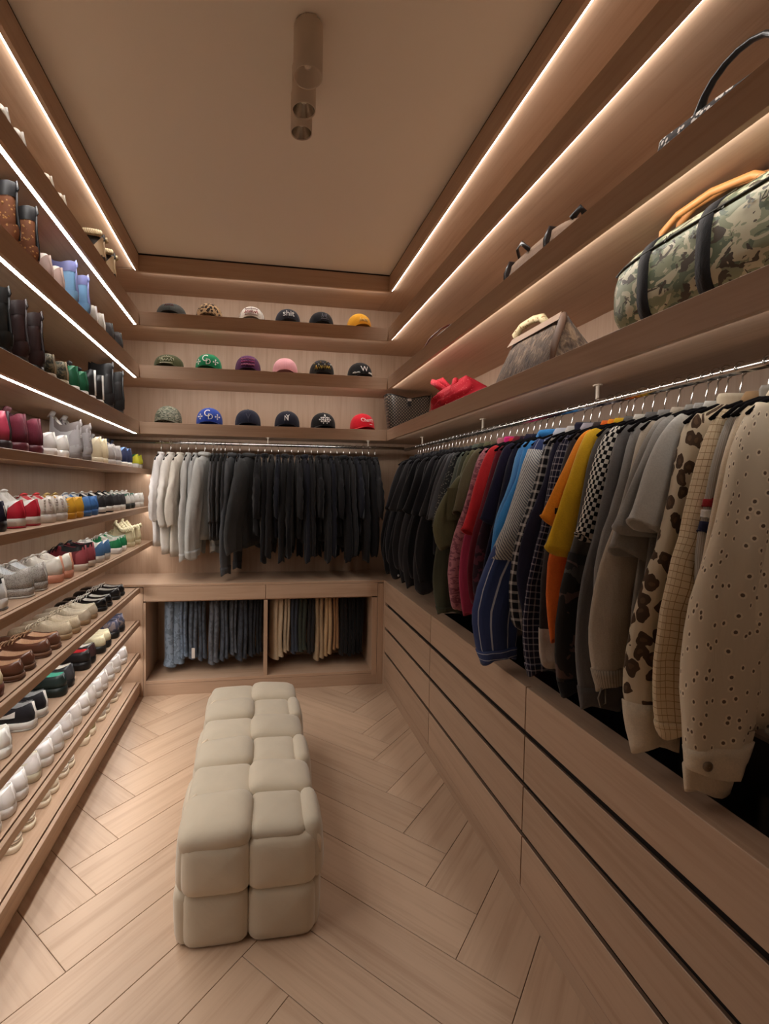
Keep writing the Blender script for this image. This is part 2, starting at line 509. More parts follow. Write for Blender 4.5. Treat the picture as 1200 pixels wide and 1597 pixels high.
# ---------------------------------------------------------------- deep shelves over the rails (dresser side and back)
SN = {'A': 'top', 'B': 'middle', 'C': 'lowest'}
for k, (z0, z1) in SHELF.items():
    t = thing('wall_shelf', f'{SN[k]} deep oak shelf above the dresser rail', 'shelf', (XR, Y0, z0), group='deep shelves above the dresser')
    bx('fascia', XR, XR+.02, Y0, YS, z0, z1, OAK['Y'], t, .001)
    bx('board', XR+.02, WR, Y0, WB, z0+REC, z1, OAK['Y'], t, .0005)
    strip(t, '+x', YR, YS+.01, XR+.02, z0+REC, LED_C if k == 'C' else None)
    t = thing('cap_shelf', f'{SN[k]} oak cap shelf across the back wall', 'shelf', (WL, YS, z0), group='cap shelves on the back wall')
    bx('fascia', XL-.02, XR-.001, YS, YS+.02, z0, z1, OAK['X'], t, .001)
    bx('board', WL, XR+.02, YS+.02, WB, z0+REC, z1, OAK['X'], t, .0005)
    strip(t, '+y', XL, XR, YS+.02, z0+REC, LED_C if k == 'C' else None)
    # shoe wall, upper shelves: flush strip behind the fascia
    t = thing('shoe_shelf', f'{SN[k]} of the three thick lit shoe shelves above eye level', 'shelf', (WL, Y0, z0), group='upper shoe shelves')
    bx('fascia', XL-.02, XL, Y0, YS-.004, z0, z1, OAK['Y'], t, .001)
    bx('board', WL, XL-.02, Y0, YS, z0, z1-.001, OAK['Y'], t, .0005)
    flat_strip(t, XL-.032, XL-.015, YLs, YS-.012, z0-.0015, z0+.004, LED_L)

# ---------------------------------------------------------------- thin lower shoe shelves
LN = {'D': 'shoe shelf at eye level, topmost thin one', 'E': 'second thin shoe shelf, row of coloured sneakers', 'F': 'third thin shoe shelf, sparkly and green sneakers',
      'G': 'fourth thin shoe shelf, row of loafers', 'H': 'fifth thin shoe shelf, black sneakers and clogs', 'I': 'sixth thin shoe shelf, row of white sneakers',
      'J': 'shoe shelf base resting on the floor'}
for k, z in LOW.items():
    ye = WB if k in 'DEF' else YS-.002
    t = thing('shoe_shelf', 'oak '+LN[k], 'shelf', (WL, Y0, z-.04), group='thin lower shoe shelves')
    bx('front_edge', XL-.018, XL, Y0, ye, z-.038, z, OAK['Y'], t, .0015)
    bx('board', WL, XL-.025, Y0, ye, z-.026, z-.001, OAK['Y'], t, .0005)
    bx('groove', XL-.025, XL-.018, Y0, ye, z-.026, z-.012, GAP, t, 0)
    if k != 'J':
        flat_strip(t, XL-.05, XL-.036, YLs, ye-.01, z-.031, z-.0262, LED_LOW)
    else:
        bx('plinth', XL-.06, XL-.014, Y0, ye, 0, z-.026, OAK['Y'], t, 0)
        bx('kick_board', XL-.014, XL-.004, Y0, ye, .022, z-.038, OAK['Y'], t, .001)

# ---------------------------------------------------------------- dresser: four units under one top
DZ = [(.664, .8247), (.472, .640), (.281, .449), (.074, .259)]
DY = [(2.577, 3.560), (1.592, 2.573), (.607, 1.588), (Y0, .603)]
DN = ['beside the back cabinet', 'second from the back cabinet', 'third from the back cabinet', 'nearest the entrance']
DARKWOOD = plain('drawer_gap', (38, 27, 21), .8)
for i, (a, b) in enumerate(DY):
    t = thing('dresser_unit', f'oak four-drawer dresser unit {DN[i]}', 'dresser', ((XR+WR)/2, (a+b)/2, 0), group='dresser units')
    bx('body', XR+.024, WR-.001, a-.001, b+.001, .07, .805, DARKWOOD, t, 0)
    bx('plinth', XR+.001, WR-.001, a-.002, b+.002, 0, .07, OAK['Y'], t, 0)
    for z0, z1 in DZ:
        m = MB(t.location)
        # front with a back-bevelled finger edge on top
        y0, y1 = a+.0012, b-.0012
        ring = [(XR, z0), (XR+.021, z0), (XR+.021, z1-.010 if z1 < .8 else z1), (XR+.002, z1), (XR, z1-.002)]
        m.loft([[(x, y, z) for x, z in ring] for y in (y0, y1)])
        m.build('drawer', OAK['Y'], t)
setp(bx('trim_4', XR, XR+.03, 3.5635, YS+.02, 0, .8247, OAK['Z'], None, .001), kind='structure')
t = thing('long_worktop', 'long oak worktop of the dresser with dark glass inset under the shirts', 'worktop', ((XR+WR)/2, 1.6, .806))
m = MB(t.location); m.box(XR+.0215, WR-.001, Y0, 3.56, .806, .8235, 0); m.box(XR+.031, WR-.001, 3.56, WB-.001, .806, .8235, 0)
m.build('board', OAK['Y'], t)
bx('glass_inset', XR+.09, WR-.03, Y0+.05, 2.60, .8235, .826, plain('smoked_glass', (8, 7, 7), .12, .5), t, .0005)

# ---------------------------------------------------------------- low cabinet along the back wall
t = thing('back_cabinet', 'low oak cabinet with two open trouser bays along the back wall', 'cabinet', (.06, (YS+WB)/2, 0))
bx('filler_panel', WL+.002, -.822, YS, YS+.02, 0, .80, OAK['Z'], t, .001)
bx('side_panel', -.820, -.802, YS, WB-.001, .0, .690, OAK['Z'], t, .001)
bx('side_panel', .885, .925, YS, WB-.001, .076, .690, OAK['Z'], t, .001)
bx('stile', .928, XR-.001, YS, YS+.02, 0, .80, OAK['Z'], t, .001)
bx('divider', .046, .074, YS+.002, WB-.001, .112, .690, OAK['Z'], t, .001)
bx('bottom_board', -.802, .885, YS, WB-.001, .090, .112, OAK['X'], t, .001)
bx('plinth', -.802, .928, YS+.001, YS+.03, 0, .088, OAK['X'], t, .001)
bx('bay_back', -.802, .885, WB-.02, WB-.002, .112, .690, OAK['Z'], t, 0)
bx('drawer', -.818, .0575, YS-.001, YS+.3, .700, .806, OAK['X'], t, .0015)
bx('drawer', .0605, .926, YS-.001, YS+.3, .700, .806, OAK['X'], t, .0015)
bx('bay_ceiling', -.802, .885, YS+.02, WB-.001, .690, .700, OAK['X'], t, 0)
setp(bx('cabinet_top', WL+.001, XR+.03, YS-.002, WB-.001, .807, .8247, OAK['X'], None, .001), 'oak worktop over the open trouser bays', 'worktop')

# ---------------------------------------------------------------- rails
RZ = 1.861; RX = 1.2; BY = 3.83; BZ = 1.872
t = thing('hanging_rail', 'chrome clothes rail above the dresser', 'rail', (RX, 1.6, RZ))
m = MB(); m.tube([(0, Y0-1.6, 0), (0, 3.83-1.6, 0)], .0135, 12); m.build('rod', CHROME, t, True)
for y in (.62, 1.56, 2.45, 3.42):
    m = MB(); m.tube([(0, y-1.6, .01), (0, y-1.6, SHELF['C'][0]+REC-RZ)], .006, 8)
    m.lathe([(.0, 0), (.016, 0), (.016, .004), (.0, .004)], 12, (0, y-1.6, SHELF['C'][0]+REC-RZ-.004)); m.build('bracket', WHITE, t, False)
t = thing('hanging_rail', 'chrome clothes rail below the cap shelves', 'rail', (0, BY, BZ))
m = MB(); m.tube([(WL+.002, 0, 0), (RX-.015, 0, 0)], .0125, 12); m.build('rod', CHROME, t, True)
for x in (.07, .88):
    m = MB(); m.tube([(x, 0, .01), (x, 0, SHELF['C'][0]+REC-BZ)], .005, 8)
    m.lathe([(.0, 0), (.014, 0), (.014, .004), (.0, .004)], 12, (x, 0, SHELF['C'][0]+REC-BZ-.004)); m.build('bracket', WHITE, t, False)
for nm, x0, x1 in (('blue jeans bay', -.80, .046), ('chinos bay', .074, .885)):
    t = setp(MB((0, 0, 0)).tube([(x0-(x0+x1)/2+.001, 0, 0), (x1-(x0+x1)/2-.001, 0, 0)], .01, 10).build('trouser_rail', CHROME, None, True),
             f'chrome trouser rail inside the {nm}', 'rail'); t.location = ((x0+x1)/2, 3.82, .66)

# ---------------------------------------------------------------- ceiling spotlights
REFL = plain('reflector', (190, 180, 165), .25, .5, .9)
t = thing('ceiling_spotlight', 'white cluster of three cylinder spotlights on the ceiling', 'ceiling light', (.165, 1.95, CEIL))
m = MB(); m.box(-.02, .02, -.25, .23, -.012, 0, .003); m.build('track', WHITE, t)
for (x, y, r, ln, tx) in ((-.002, -.2, .052, .175, 0), (-.002, -.04, .046, .17, 0), (.0, .085, .044, .165, 0)):
    m = MB(); cz = -ln
    m.lathe([(.0, -.004), (r*.96, -.004), (r, -.01), (r, cz), (r*.93, cz), (r*.9, cz+.02)], 24, (x, y, 0), 0)
    cyl = m.build('spot_body', WHITE, t, True)
    m = MB(); m.lathe([(r*.92, cz+.004), (r*.5, cz+.05), (.012, cz+.055)], 24, (x, y, 0), 0, False, True); m.build('reflector', REFL if y > -.1 else WHITE, cyl, True)
    m = MB(); m.lathe([(.001, cz+.03), (.012, cz+.034), (.013, cz+.054)], 12, (x, y, 0)); m.build('bulb', plain('bulb', (235, 225, 210), .2), cyl, True)

# ================================================================ clothes
# local frame of a garment: rail along y at z = 0, width along x, hanging down
HANG_BODY = plain('hanger_velvet', (16, 13, 14), .9, .1)
def hanger_meshes():
    m = MB(); r = .0185
    pts = [(r*math.cos(a), 0, r*math.sin(a)) for a in [math.radians(q) for q in range(200, -71, -30)]]
    pts += [(.004, 0, -.035), (0, 0, -.05), (0, 0, -.083)]
    m.tube(pts, .0017, 5); hook = m.mesh('hook', [CHROME], True)
    m = MB()
    for s in (-1, 1):
        m.tube([(0, 0, -.082), (s*.06, 0, -.094), (s*.12, 0, -.115), (s*.152, 0, -.14)], [.006, .0055, .005, .005], 6)
    m.tube([(-.15, 0, -.138), (.15, 0, -.138)], .004, 5)
    return hook, m.mesh('shoulders', [HANG_BODY], True)
HOOK_ME, SHO_ME = hanger_meshes()
def hanger(loc, rz, label, group, sx=1.0):
    t = thing('clothes_hanger', label, 'hanger', loc, rz, group)
    t.scale = (1, 1, 1)
    share('hook', HOOK_ME, t)
    o = share('shoulders', SHO_ME, t); o.scale = (sx, 1, 1)
    return t

def fold(x, z, k, ph, amp):
    return amp*(math.sin(x*k+ph+2.2*math.sin(z*5+ph))+.5*math.sin(x*k*2.3+ph*1.7-z*6))

def body_mesh(q, top=-.088):
    """tapering body from the neck to the hem"""
    L, th, sx, bw, sd = q['L'], q['th'], q['sx'], q['bw'], q['seed']
    ph = hsh(sd)*6.28
    rows = [(top, .055, .6), (top-.012, .075, .75), (top-.028, .108, .9), (top-.055, .134, 1.0), (top-.09, .15, 1.0), (top-.14, .158, 1.05)]
    n0 = len(rows); nz = 11
    for i in range(1, nz+1):
        t = i/nz
        rows.append((lerp(top-.14, -L, t), lerp(.158, bw, min(1, t*1.2)), lerp(1.05, 1.15, t)))
    N = 32; rings = []; uvs = []
    for z, a, b in rows:
        rp = max(0.0, min(1.0, (top-.06-z)/.35)); r = []; ur = []
        hz = .012*hsh(sd, 'h') if z <= -L+1e-6 else 0
        for k in range(N):
            an = PI/2+2*PI*k/N; cx_, sy = math.cos(an), math.sin(an)
            x = a*sx*math.copysign(abs(cx_)**.75, cx_)
            y = th*b*math.copysign(abs(sy)**.8, sy)*(1-.15*rp)
            y += fold(x, z, 26, ph, th*.36*rp)
            x += .004*rp*math.sin(z*9+ph)
            r.append((x, y, z+hz*math.sin(an*2+ph))); ur.append((k/N*.8, z))
        rings.append(r); uvs.append(ur)
    lastc = rings[-1]
    rings.append([(p[0]*.96, p[1]*.7, p[2]+.012) for p in lastc]); uvs.append(uvs[-1])
    m = MB(); m.loft(rings, False, False, uvs=uvs); return m

def spl(a, b, c, d, u): return .5*((2*b)+(-a+c)*u+(2*a-5*b+4*c-d)*u*u+(-a+3*b-3*c+d)*u**3)
def sleeve_path(q, s):
    ln, fl, sx = q['sl'], q['flare']-.05, q['sx']
    z0 = -.165
    if ln < .38:
        pts = [(.1, z0+.045), (.116, z0), (.145+fl*.3, z0-ln*.45), (.176+fl, z0-ln)]
        rad = [.026, .05, .07, .082]
    else:
        pts = [(.098, z0+.045), (.108, z0-.01), (.118, z0-.1), (.14+fl*.25, z0-ln*.35), (.174+fl*.6, z0-ln*.55), (.192+fl, z0-ln*.75), (.192+fl, z0-ln*.9), (.188+fl*.9, z0-ln)]
        rad = [.026, .046, .058, .07, .077, .075, .067, .054]
    return [(s*x*sx, z) for x, z in pts], rad

def sleeve_mesh(q, s, grow=0.0, t0=0.0, t1=1.0, nseg=18):
    pts, rad = sleeve_path(q, s)
    th, sd = q['th'], q['seed']; ph = hsh(sd, s)*6.28
    n = len(pts); rings = []; uvs = []; N = 20; long_ = q['sl'] > .38
    for i in range(nseg+1):
        t = lerp(t0, t1, i/nseg); f = t*(n-1); j = min(n-2, int(f)); u = f-j
        P_ = [pts[max(0, min(n-1, j+d))] for d in (-1, 0, 1, 2)]
        cx_ = spl(*[p[0] for p in P_], u); cz = spl(*[p[1] for p in P_], u)
        rx = lerp(rad[j], rad[j+1], u)*q.get('slw', 1.0); ry = th*q.get('slt', 1.05)*min(1, .35+t*3)
        if long_: ry *= lerp(1.05, .85, t)
        dx = P_[2][0]-P_[1][0]; dz = P_[2][1]-P_[1][1]; dl = math.hypot(dx, dz); dx, dz = dx/dl, dz/dl
        r = []; ur = []
        el = math.exp(-((t-.55)/.16)**2) if long_ else 0        # elbow creases
        for k in range(N):
            an = PI/2+2*PI*k/N; ca, sa = math.cos(an), math.sin(an)
            e = .8 if long_ else .7
            wob = 1+.03*math.sin(an*3+t*9+ph)
            lx = (rx+grow)*math.copysign(abs(ca)**.9, ca)*wob
            y = (ry+grow)*math.copysign(abs(sa)**e, sa)
            cr = math.sin(t*9+lx*60+ph)*.13+math.sin(t*4-lx*85+ph*2)*.22+el*.2*math.sin(t*55+lx*25)
            y += th*cr*min(1, t*3)*(1 if not grow else .95)
            ex = (1-.12*math.sin(PI*k/N)) if i == nseg else 1
            r.append((cx_+lx*abs(dz), y, cz+lx*dx*(-1 if dz < 0 else 1)*-1+(0 if not (i == nseg) else .012*math.sin(an*2+ph))))
            ur.append((k/N*.34, cz))
        rings.append(r); uvs.append(ur)
    m = MB()
    last = rings[-1]; c0 = [sum(p[i] for p in last)/N for i in range(3)]
    for kx, dz_ in ((.86, .001), (.78, .02)):
        rings.append([tuple(c0[i]+(p[i]-c0[i])*kx+(dz_ if i == 2 else 0) for i in range(3)) for p in last]); uvs.append(uvs[-1])
    m.loft(rings, True, True, uvs=uvs); return m

def collar_mesh(q, kind, top=-.088):
    th, sx = q['th'], q['sx']; m = MB(); N = 20
    def ring(a, b, z, tilt=0.0): return [(a*sx*math.cos(2*PI*k/N), b*math.sin(2*PI*k/N), z+tilt*math.sin(2*PI*k/N)) for k in range(N)]
    b = th*.75
    if kind == 'tee':
        m.loft([ring(.06, b, top-.012), ring(.066, b*1.1, top-.002), ring(.06, b, top+.012), ring(.05, b*.8, top+.01), ring(.05, b*.7, top-.01)], False, False)
    elif kind == 'shirt':
        m.loft([ring(.058, b*.9, top-.006), ring(.055, b*.9, top+.014), ring(.06, b*1.05, top+.016), ring(.078, b*1.3, top-.014), ring(.075, b*1.25, top-.016), ring(.052, b*.8, top+.008)], False, False)
    elif kind == 'hood':
        m.loft([ring(.06, b, top-.02), ring(.085, b*1.7, top-.01), ring(.094, b*1.9, top+.004), ring(.084, b*1.7, top+.016), ring(.058, b*1.2, top+.02), ring(.05, b*.7, top+.004)], False, False)
    else:                                   # stand-up jacket collar
        m.loft([ring(.062, b, top-.012), ring(.064, b*1.1, top+.014), ring(.058, b, top+.024), ring(.05, b*.8, top+.02), ring(.05, b*.7, top)], False, False)
    return m

def garment(name, label, cat, group, loc, rz, mat, L=.72, th=.026, sx=1.0, bw=.19, sl=.2, flare=.02, collar='tee', sleeve_mat=None, collar_mat=None,
            cuff_mat=None, cuff=0.0, extras=(), slw=1.0, slt=1.05, ylean=0.0, hlabel=None, hgroup=None, seed=None, both=True):
    q = dict(L=L, th=th, sx=sx, bw=bw, sl=sl, flare=flare, slw=slw, slt=slt, ylean=ylean, seed=seed or label)
    t = thing(name, label, cat, loc, rz, group)
    body_mesh(q).build('body', mat, t, True)
    if sl > 0:
        for s in ((-1, 1) if both else (-1,)):
            o = sleeve_mesh(q, s).build('sleeve', sleeve_mat or mat, t, True)
            if cuff > 0:
                t0 = 1-cuff/sl
                sleeve_mesh(q, s, .0035, t0, 1.0, 4).build('cuff', cuff_mat or sleeve_mat or mat, o, True)
    if collar: collar_mesh(q, collar).build('collar', collar_mat or mat, t, True)
    for ex in extras: ex(t, q)
    tail = label.split(', ')[1] if ', ' in label and 'garment' in label else label.split(', ')[0]
    hanger(loc, rz, 'black hanger holding the '+' '.join(tail.split()[:12]), hgroup, sx)
    return t

# little add-ons: each takes the garment and its measures
def side_button(z, x=-.2, col=(120, 104, 86), r=.011):
    def f(t, q):
        m = MB(); m.lathe([(.001, .004), (r*.6, .004), (r, .002), (r, -.002)], 12)
        o = m.build('button', plain('button', col, .35, .5, .3), t, True); o.rotation_euler = (PI/2, 0, 0)
        o.location = (x*q['sx'], -q['th']*1.18, z)
    return f
def front_patch(nm, x0, x1, z0, z1, mat, y=None, lift=.003):
    """a flat piece of cloth sewn on the garment's near face, following the sleeve"""
    def f(t, q):
        m = MB(); rows = []; yy = (y if y is not None else -q['th']*1.12)
        for i in range(7):
            z = lerp(z0, z1, i/6); sh = (z+.165)*q.get('shear', 0)
            rows.append([(lerp(x0, x1, j/4)*q['sx']+sh, yy-.004*math.sin(PI*j/4), z) for j in range(5)])
        vs = [p for r in rows for p in r]; fs = [(i*5+j, i*5+j+1, (i+1)*5+j+1, (i+1)*5+j) for i in range(6) for j in range(4)]
        m.add(vs, fs); m.add([(p[0], p[1]+lift, p[2]) for p in vs], fs); m.build(nm, mat, t, True)
    return f
def sleeve_band(nm, t0, t1, mat, s=-1, grow=.003):
    def f(t, q): sleeve_mesh(q, s, grow, t0, t1, 4).build(nm, mat, t, True)
    return f
def drawstring(x=-.2, z0=-.8):
    def f(t, q):
        m = MB(); m.tube([(x*q['sx'], -.01, z0), (x*q['sx']-.012, -.012, z0-.03), (x*q['sx']-.004, -.012, z0-.055), (x*q['sx']+.012, -.012, z0-.045), (x*q['sx']+.01, -.01, z0)], .0022, 6)
        m.build('drawstring', plain('cord', (120, 110, 98), .7), t, True)
    return f

# ---------------------------------------------------------------- the rail above the dresser, near to far
CREAM, GREIGE, HEATHER = (212, 196, 172), (186, 172, 154), (168, 164, 158)
HL, HG = 'black velvet hanger with chrome hook on the dresser rail', 'hangers on the dresser rail'
GR = 'shirts and jackets on the dresser rail'
CAMO_D = ((60, 62, 46), (84, 84, 62), (40, 40, 32), (104, 98, 74))
R = []
def r_(y, name, label, cat, mat, **k): R.append((y, name, label, cat, mat, k))
r_(.885, 'eyelet_jacket', 'cream eyelet lace jacket with metal cuff button, nearest on the rail', 'jacket', eyelet((222, 206, 180)), L=.84, sl=.765, th=.03, flare=.045, slw=1.25, slt=1.2, bw=.2, collar='shirt', cuff=.09, cuff_mat=fabric((222, 206, 180)), extras=(side_button(-.905, -.235, (118, 98, 76), .011),))
r_(.915, 'crinkled_overshirt', 'cream crinkled overshirt with the lowest frilled cuff', 'shirt', fabric((222, 204, 178)), L=.80, sl=.835, th=.022, flare=.03, collar='shirt', cuff=.1, slt=1.3)
r_(.938, 'ribbed_cardigan', 'grey ribbed cardigan with red white and navy armband', 'cardigan', stripes((176, 168, 158), (150, 142, 132), 120, .4, uv=True), L=.70, sl=.56, th=.022, flare=-.02, collar='jacket',
   extras=(sleeve_band('navy_armband', .46, .50, fabric((40, 40, 66))), sleeve_band('white_armband', .42, .46, fabric((214, 206, 196))), sleeve_band('red_armband', .385, .42, fabric((150, 40, 44)))))
r_(.972, 'grid_shirt', 'cream shirt with fine brown grid check', 'shirt', plaid((214, 192, 158), (150, 118, 84), 62, .09), L=.80, sl=.72, th=.03, flare=.055, slw=1.05, collar='shirt', cuff=.05)
r_(1.04, 'leopard_jacket', 'beige jacket with big dark leopard patches and gathered cuffs', 'jacket', leopard((204, 188, 162), (78, 60, 46)), L=.76, sl=.80, th=.034, flare=.06, slw=1.08, collar='jacket', cuff=.16, cuff_mat=fabric((206, 190, 166)))
r_(1.078, 'grey_tee', 'pale grey short-sleeved tee next to the leopard jacket', 't-shirt', fabric((192, 188, 180)), sl=.25, th=.018, flare=.06, slw=1.1)
r_(1.106, 'grey_tee', 'heather grey tee with frayed wide sleeve', 't-shirt', fabric((158, 154, 148)), sl=.27, th=.018, flare=.07, slw=1.1)
r_(1.134, 'grey_tee', 'ash grey tee with the longest loose sleeve', 't-shirt', fabric((146, 140, 132)), sl=.325, th=.018, flare=.07, slw=1.05)
r_(1.178, 'sweatshirt', 'stone beige sweatshirt with long ribbed cuff and drawstring loop', 'sweatshirt', fabric((178, 164, 146), mott=.12), L=.72, sl=.70, th=.034, flare=.055, slw=1.15, slt=1.15, cuff=.085, cuff_mat=stripes((170, 156, 138), (132, 120, 104), 150, .4, uv=True), extras=(drawstring(-.25, -.86),))
r_(1.222, 'grey_sweater', 'mid grey knit sweater behind the stone sweatshirt', 'sweater', fabric((136, 132, 128)), L=.70, sl=.62, th=.022, flare=.02)
r_(1.268, 'charcoal_sweatshirt', 'faded charcoal sweatshirt with wide plain cuff', 'sweatshirt', fabric((104, 100, 98)), L=.74, sl=.80, th=.032, flare=.035, slw=1.12, cuff=.1, cuff_mat=fabric((92, 88, 86)))
r_(1.312, 'checkered_tee', 'tee with black and white checkerboard sleeve', 't-shirt', fabric((196, 188, 176)), sl=.30, th=.02, flare=.05, slw=.9, sleeve_mat=plaid((222, 214, 202), (18, 16, 16), 38, .5, 'checker'))
r_(1.352, 'graphic_sweatshirt', 'dark grey sweatshirt with faded black printed lower sleeve', 'sweatshirt', fabric((92, 88, 84)), L=.72, sl=.79, th=.03, flare=.045, slw=1.12, cuff=.075, cuff_mat=fabric((32, 30, 30)),
   extras=(sleeve_band('printed_panel', .5, .9, blotch((46, 42, 40), (98, 76, 70), 18, .58)),))
r_(1.392, 'yellow_tee', 'mustard yellow tee with boxy sleeve', 't-shirt', fabric((214, 168, 36)), sl=.36, th=.02, flare=.075, slw=1.1, slt=1.3)
r_(1.420, 'orange_tee', 'bright orange tee with small dark sleeve patch', 't-shirt', fabric((232, 140, 36)), sl=.27, th=.02, flare=.08, slw=1.05, slt=1.3, extras=(front_patch('sleeve_patch', -.25, -.23, -.39, -.37, fabric((30, 24, 26)), -.026),))
r_(1.452, 'orange_longsleeve', 'burnt orange long-sleeved top under the yellow tee', 'top', fabric((214, 104, 40)), L=.72, sl=.66, th=.02, flare=.03, slw=.85)
r_(1.492, 'ombre_sweater', 'ombre sweater fading from black to cream', 'sweater', fabric((60, 52, 50)), L=.74, sl=.76, th=.024, flare=.02, extras=(sleeve_band('pale_lower_sleeve', .78, .98, fabric((176, 160, 146))),))
r_(1.548, 'plaid_shirt', 'navy and white tattersall plaid shirt', 'shirt', plaid((30, 28, 46), (158, 150, 156), 44, .2, 'gingham'), L=.80, sl=.80, th=.03, flare=.05, collar='shirt', cuff=.06)
r_(1.592, 'navy_jacket', 'plain navy jacket beside the plaid shirt', 'jacket', fabric((34, 32, 50)), L=.72, sl=.60, th=.024, flare=.05, collar='jacket')
r_(1.634, 'check_shirt', 'black and white large check shirt', 'shirt', plaid((24, 22, 26), (186, 178, 172), 30, .3, 'gingham'), L=.76, sl=.66, th=.024, flare=.055, collar='shirt')
r_(1.700, 'denim_shirt', 'indigo shirt with white pinstripes and pale hickory upper sleeve', 'shirt', stripes((52, 64, 104), (176, 178, 188), 26, .09, uv=True), L=.86, sl=.82, th=.042, turn=9, flare=.13, slw=1.25, slt=1.25, collar='shirt', cuff=.075, cuff_mat=stripes((60, 72, 112), (170, 172, 184), 40, .12, 'z', uv=True),
   extras=(sleeve_band('hickory_panel', .12, .56, stripes((196, 194, 188), (88, 92, 108), 95, .35, 'd', uv=True)),))
r_(1.775, 'blue_hoodie', 'bright azure blue hoodie', 'hoodie', fabric((58, 132, 196)), L=.70, sl=.56, th=.03, flare=.05, slw=1.1, collar='hood')
r_(1.822, 'sky_shirt', 'sky blue shirt tucked behind the azure hoodie', 'shirt', fabric((92, 150, 204)), L=.72, sl=.52, th=.02, flare=.03, collar='shirt')
r_(1.868, 'navy_sweater', 'midnight navy sweater behind the sky shirt', 'sweater', fabric((26, 26, 44)), L=.74, sl=.74, th=.026, flare=.05)
r_(1.916, 'navy_polo', 'ink blue polo with ribbed collar', 'polo', fabric((30, 26, 48)), L=.72, sl=.30, th=.02, flare=.05, collar='shirt')
r_(1.960, 'plum_sweater', 'dark plum speckled sweater', 'sweater', blotch((44, 26, 36), (84, 40, 52), 30, .56), L=.72, sl=.7, th=.024, flare=.045)
r_(2.010, 'maroon_shirt', 'deep maroon shirt beside the red tee', 'shirt', fabric((96, 26, 38)), L=.72, sl=.66, th=.022, flare=.05, collar='shirt')
r_(2.052, 'red_tee', 'scarlet red tee with long loose sleeve', 't-shirt', fabric((198, 44, 50)), sl=.36, th=.024, flare=.07, slw=1.1)
r_(2.100, 'magenta_shirt', 'magenta pink shirt with stand-up collar', 'shirt', fabric((196, 44, 116)), L=.76, sl=.74, th=.024, flare=.05, collar='jacket', sleeve_mat=fabric((160, 50, 78)))
r_(2.165, 'mauve_jacket', 'dusty mauve jacquard puffer-sleeved jacket', 'jacket', blotch((172, 112, 118), (128, 76, 86), 34, .52, stretch=(1, 2.5, 1), uv=True), L=.74, sl=.73, th=.04, flare=.07, slw=1.15, slt=1.2, collar='jacket')
r_(2.232, 'khaki_tee', 'muted khaki tee behind the mauve jacket', 't-shirt', fabric((96, 88, 66)), sl=.28, th=.022, flare=.05)
r_(2.290, 'olive_jacket', 'olive field jacket with cargo sleeve pocket', 'jacket', fabric((92, 88, 62)), L=.74, sl=.44, th=.036, flare=.09, slw=1.25, slt=1.2, collar='shirt', extras=(front_patch('sleeve_pocket', -.27, -.19, -.47, -.31, fabric((84, 80, 56)), -.05),))
r_(2.360, 'army_overshirt', 'army green overshirt with long straight sleeve', 'shirt', fabric((66, 66, 50)), L=.76, sl=.80, th=.036, flare=.06, slw=1.2, collar='shirt', cuff=.06)
r_(2.425, 'sage_shirt', 'faded sage shirt with pale side stripe', 'shirt', fabric((84, 90, 80)), L=.72, sl=.6, th=.024, flare=.03, collar='shirt', extras=(sleeve_band('pale_stripe', .86, .93, fabric((190, 184, 172))),))
r_(2.480, 'dotted_tee', 'black tee with pale dotted sleeve', 't-shirt', fabric((50, 50, 50)), sl=.36, th=.022, flare=.06, sleeve_mat=speckle((40, 40, 40), (120, 116, 108), 85, .28))
r_(2.535, 'slate_tee', 'slate grey tee among the black shirts', 't-shirt', fabric((74, 74, 76)), sl=.33, th=.022, flare=.06)
r_(2.590, 'ash_tee', 'washed ash black tee with folded sleeve', 't-shirt', fabric((58, 56, 58)), sl=.33, th=.022, flare=.055)
BLK = [(34, 32, 34), (24, 22, 24), (42, 40, 42), (28, 27, 31), (20, 19, 21)]
for i in range(17):
    y = 2.645+i*.0545
    kd = i % 3
    r_(y, ['black_tee', 'black_shirt', 'black_jacket'][kd], f'{["black tee", "black shirt", "black jacket"][kd]}, {ORD[i]} black garment beyond the washed ash tee', ['t-shirt', 'shirt', 'jacket'][kd],
       fabric(BLK[i % 5]), L=[.70, .74, .78][kd]+.03*hsh(i), sl=[.32, .70, .78][kd], th=.025, flare=.05+.03*hsh(i, 2), collar=['tee', 'shirt', 'jacket'][kd],
       extras=(side_button(-.93, -.22, (190, 186, 180), .008),) if i in (8, 11) else ())
def thin(L_, i, k):
    p = [q[0] for q in L_]; n = len(p)
    a = p[i]-p[i-1] if i else .08; b = p[i+1]-p[i] if i < n-1 else .08
    return min(k.get('th', .026), .42*(a+b)/2)
for i, (y, name, label, cat, mat, k) in enumerate(R):
    k['th'] = thin(R, i, k)
    garment(name, label, cat, GR, (RX, y, RZ), math.radians(-k.pop('turn', 1+3*hsh(label, 't'))), mat, hlabel=HL, hgroup=HG, **k)

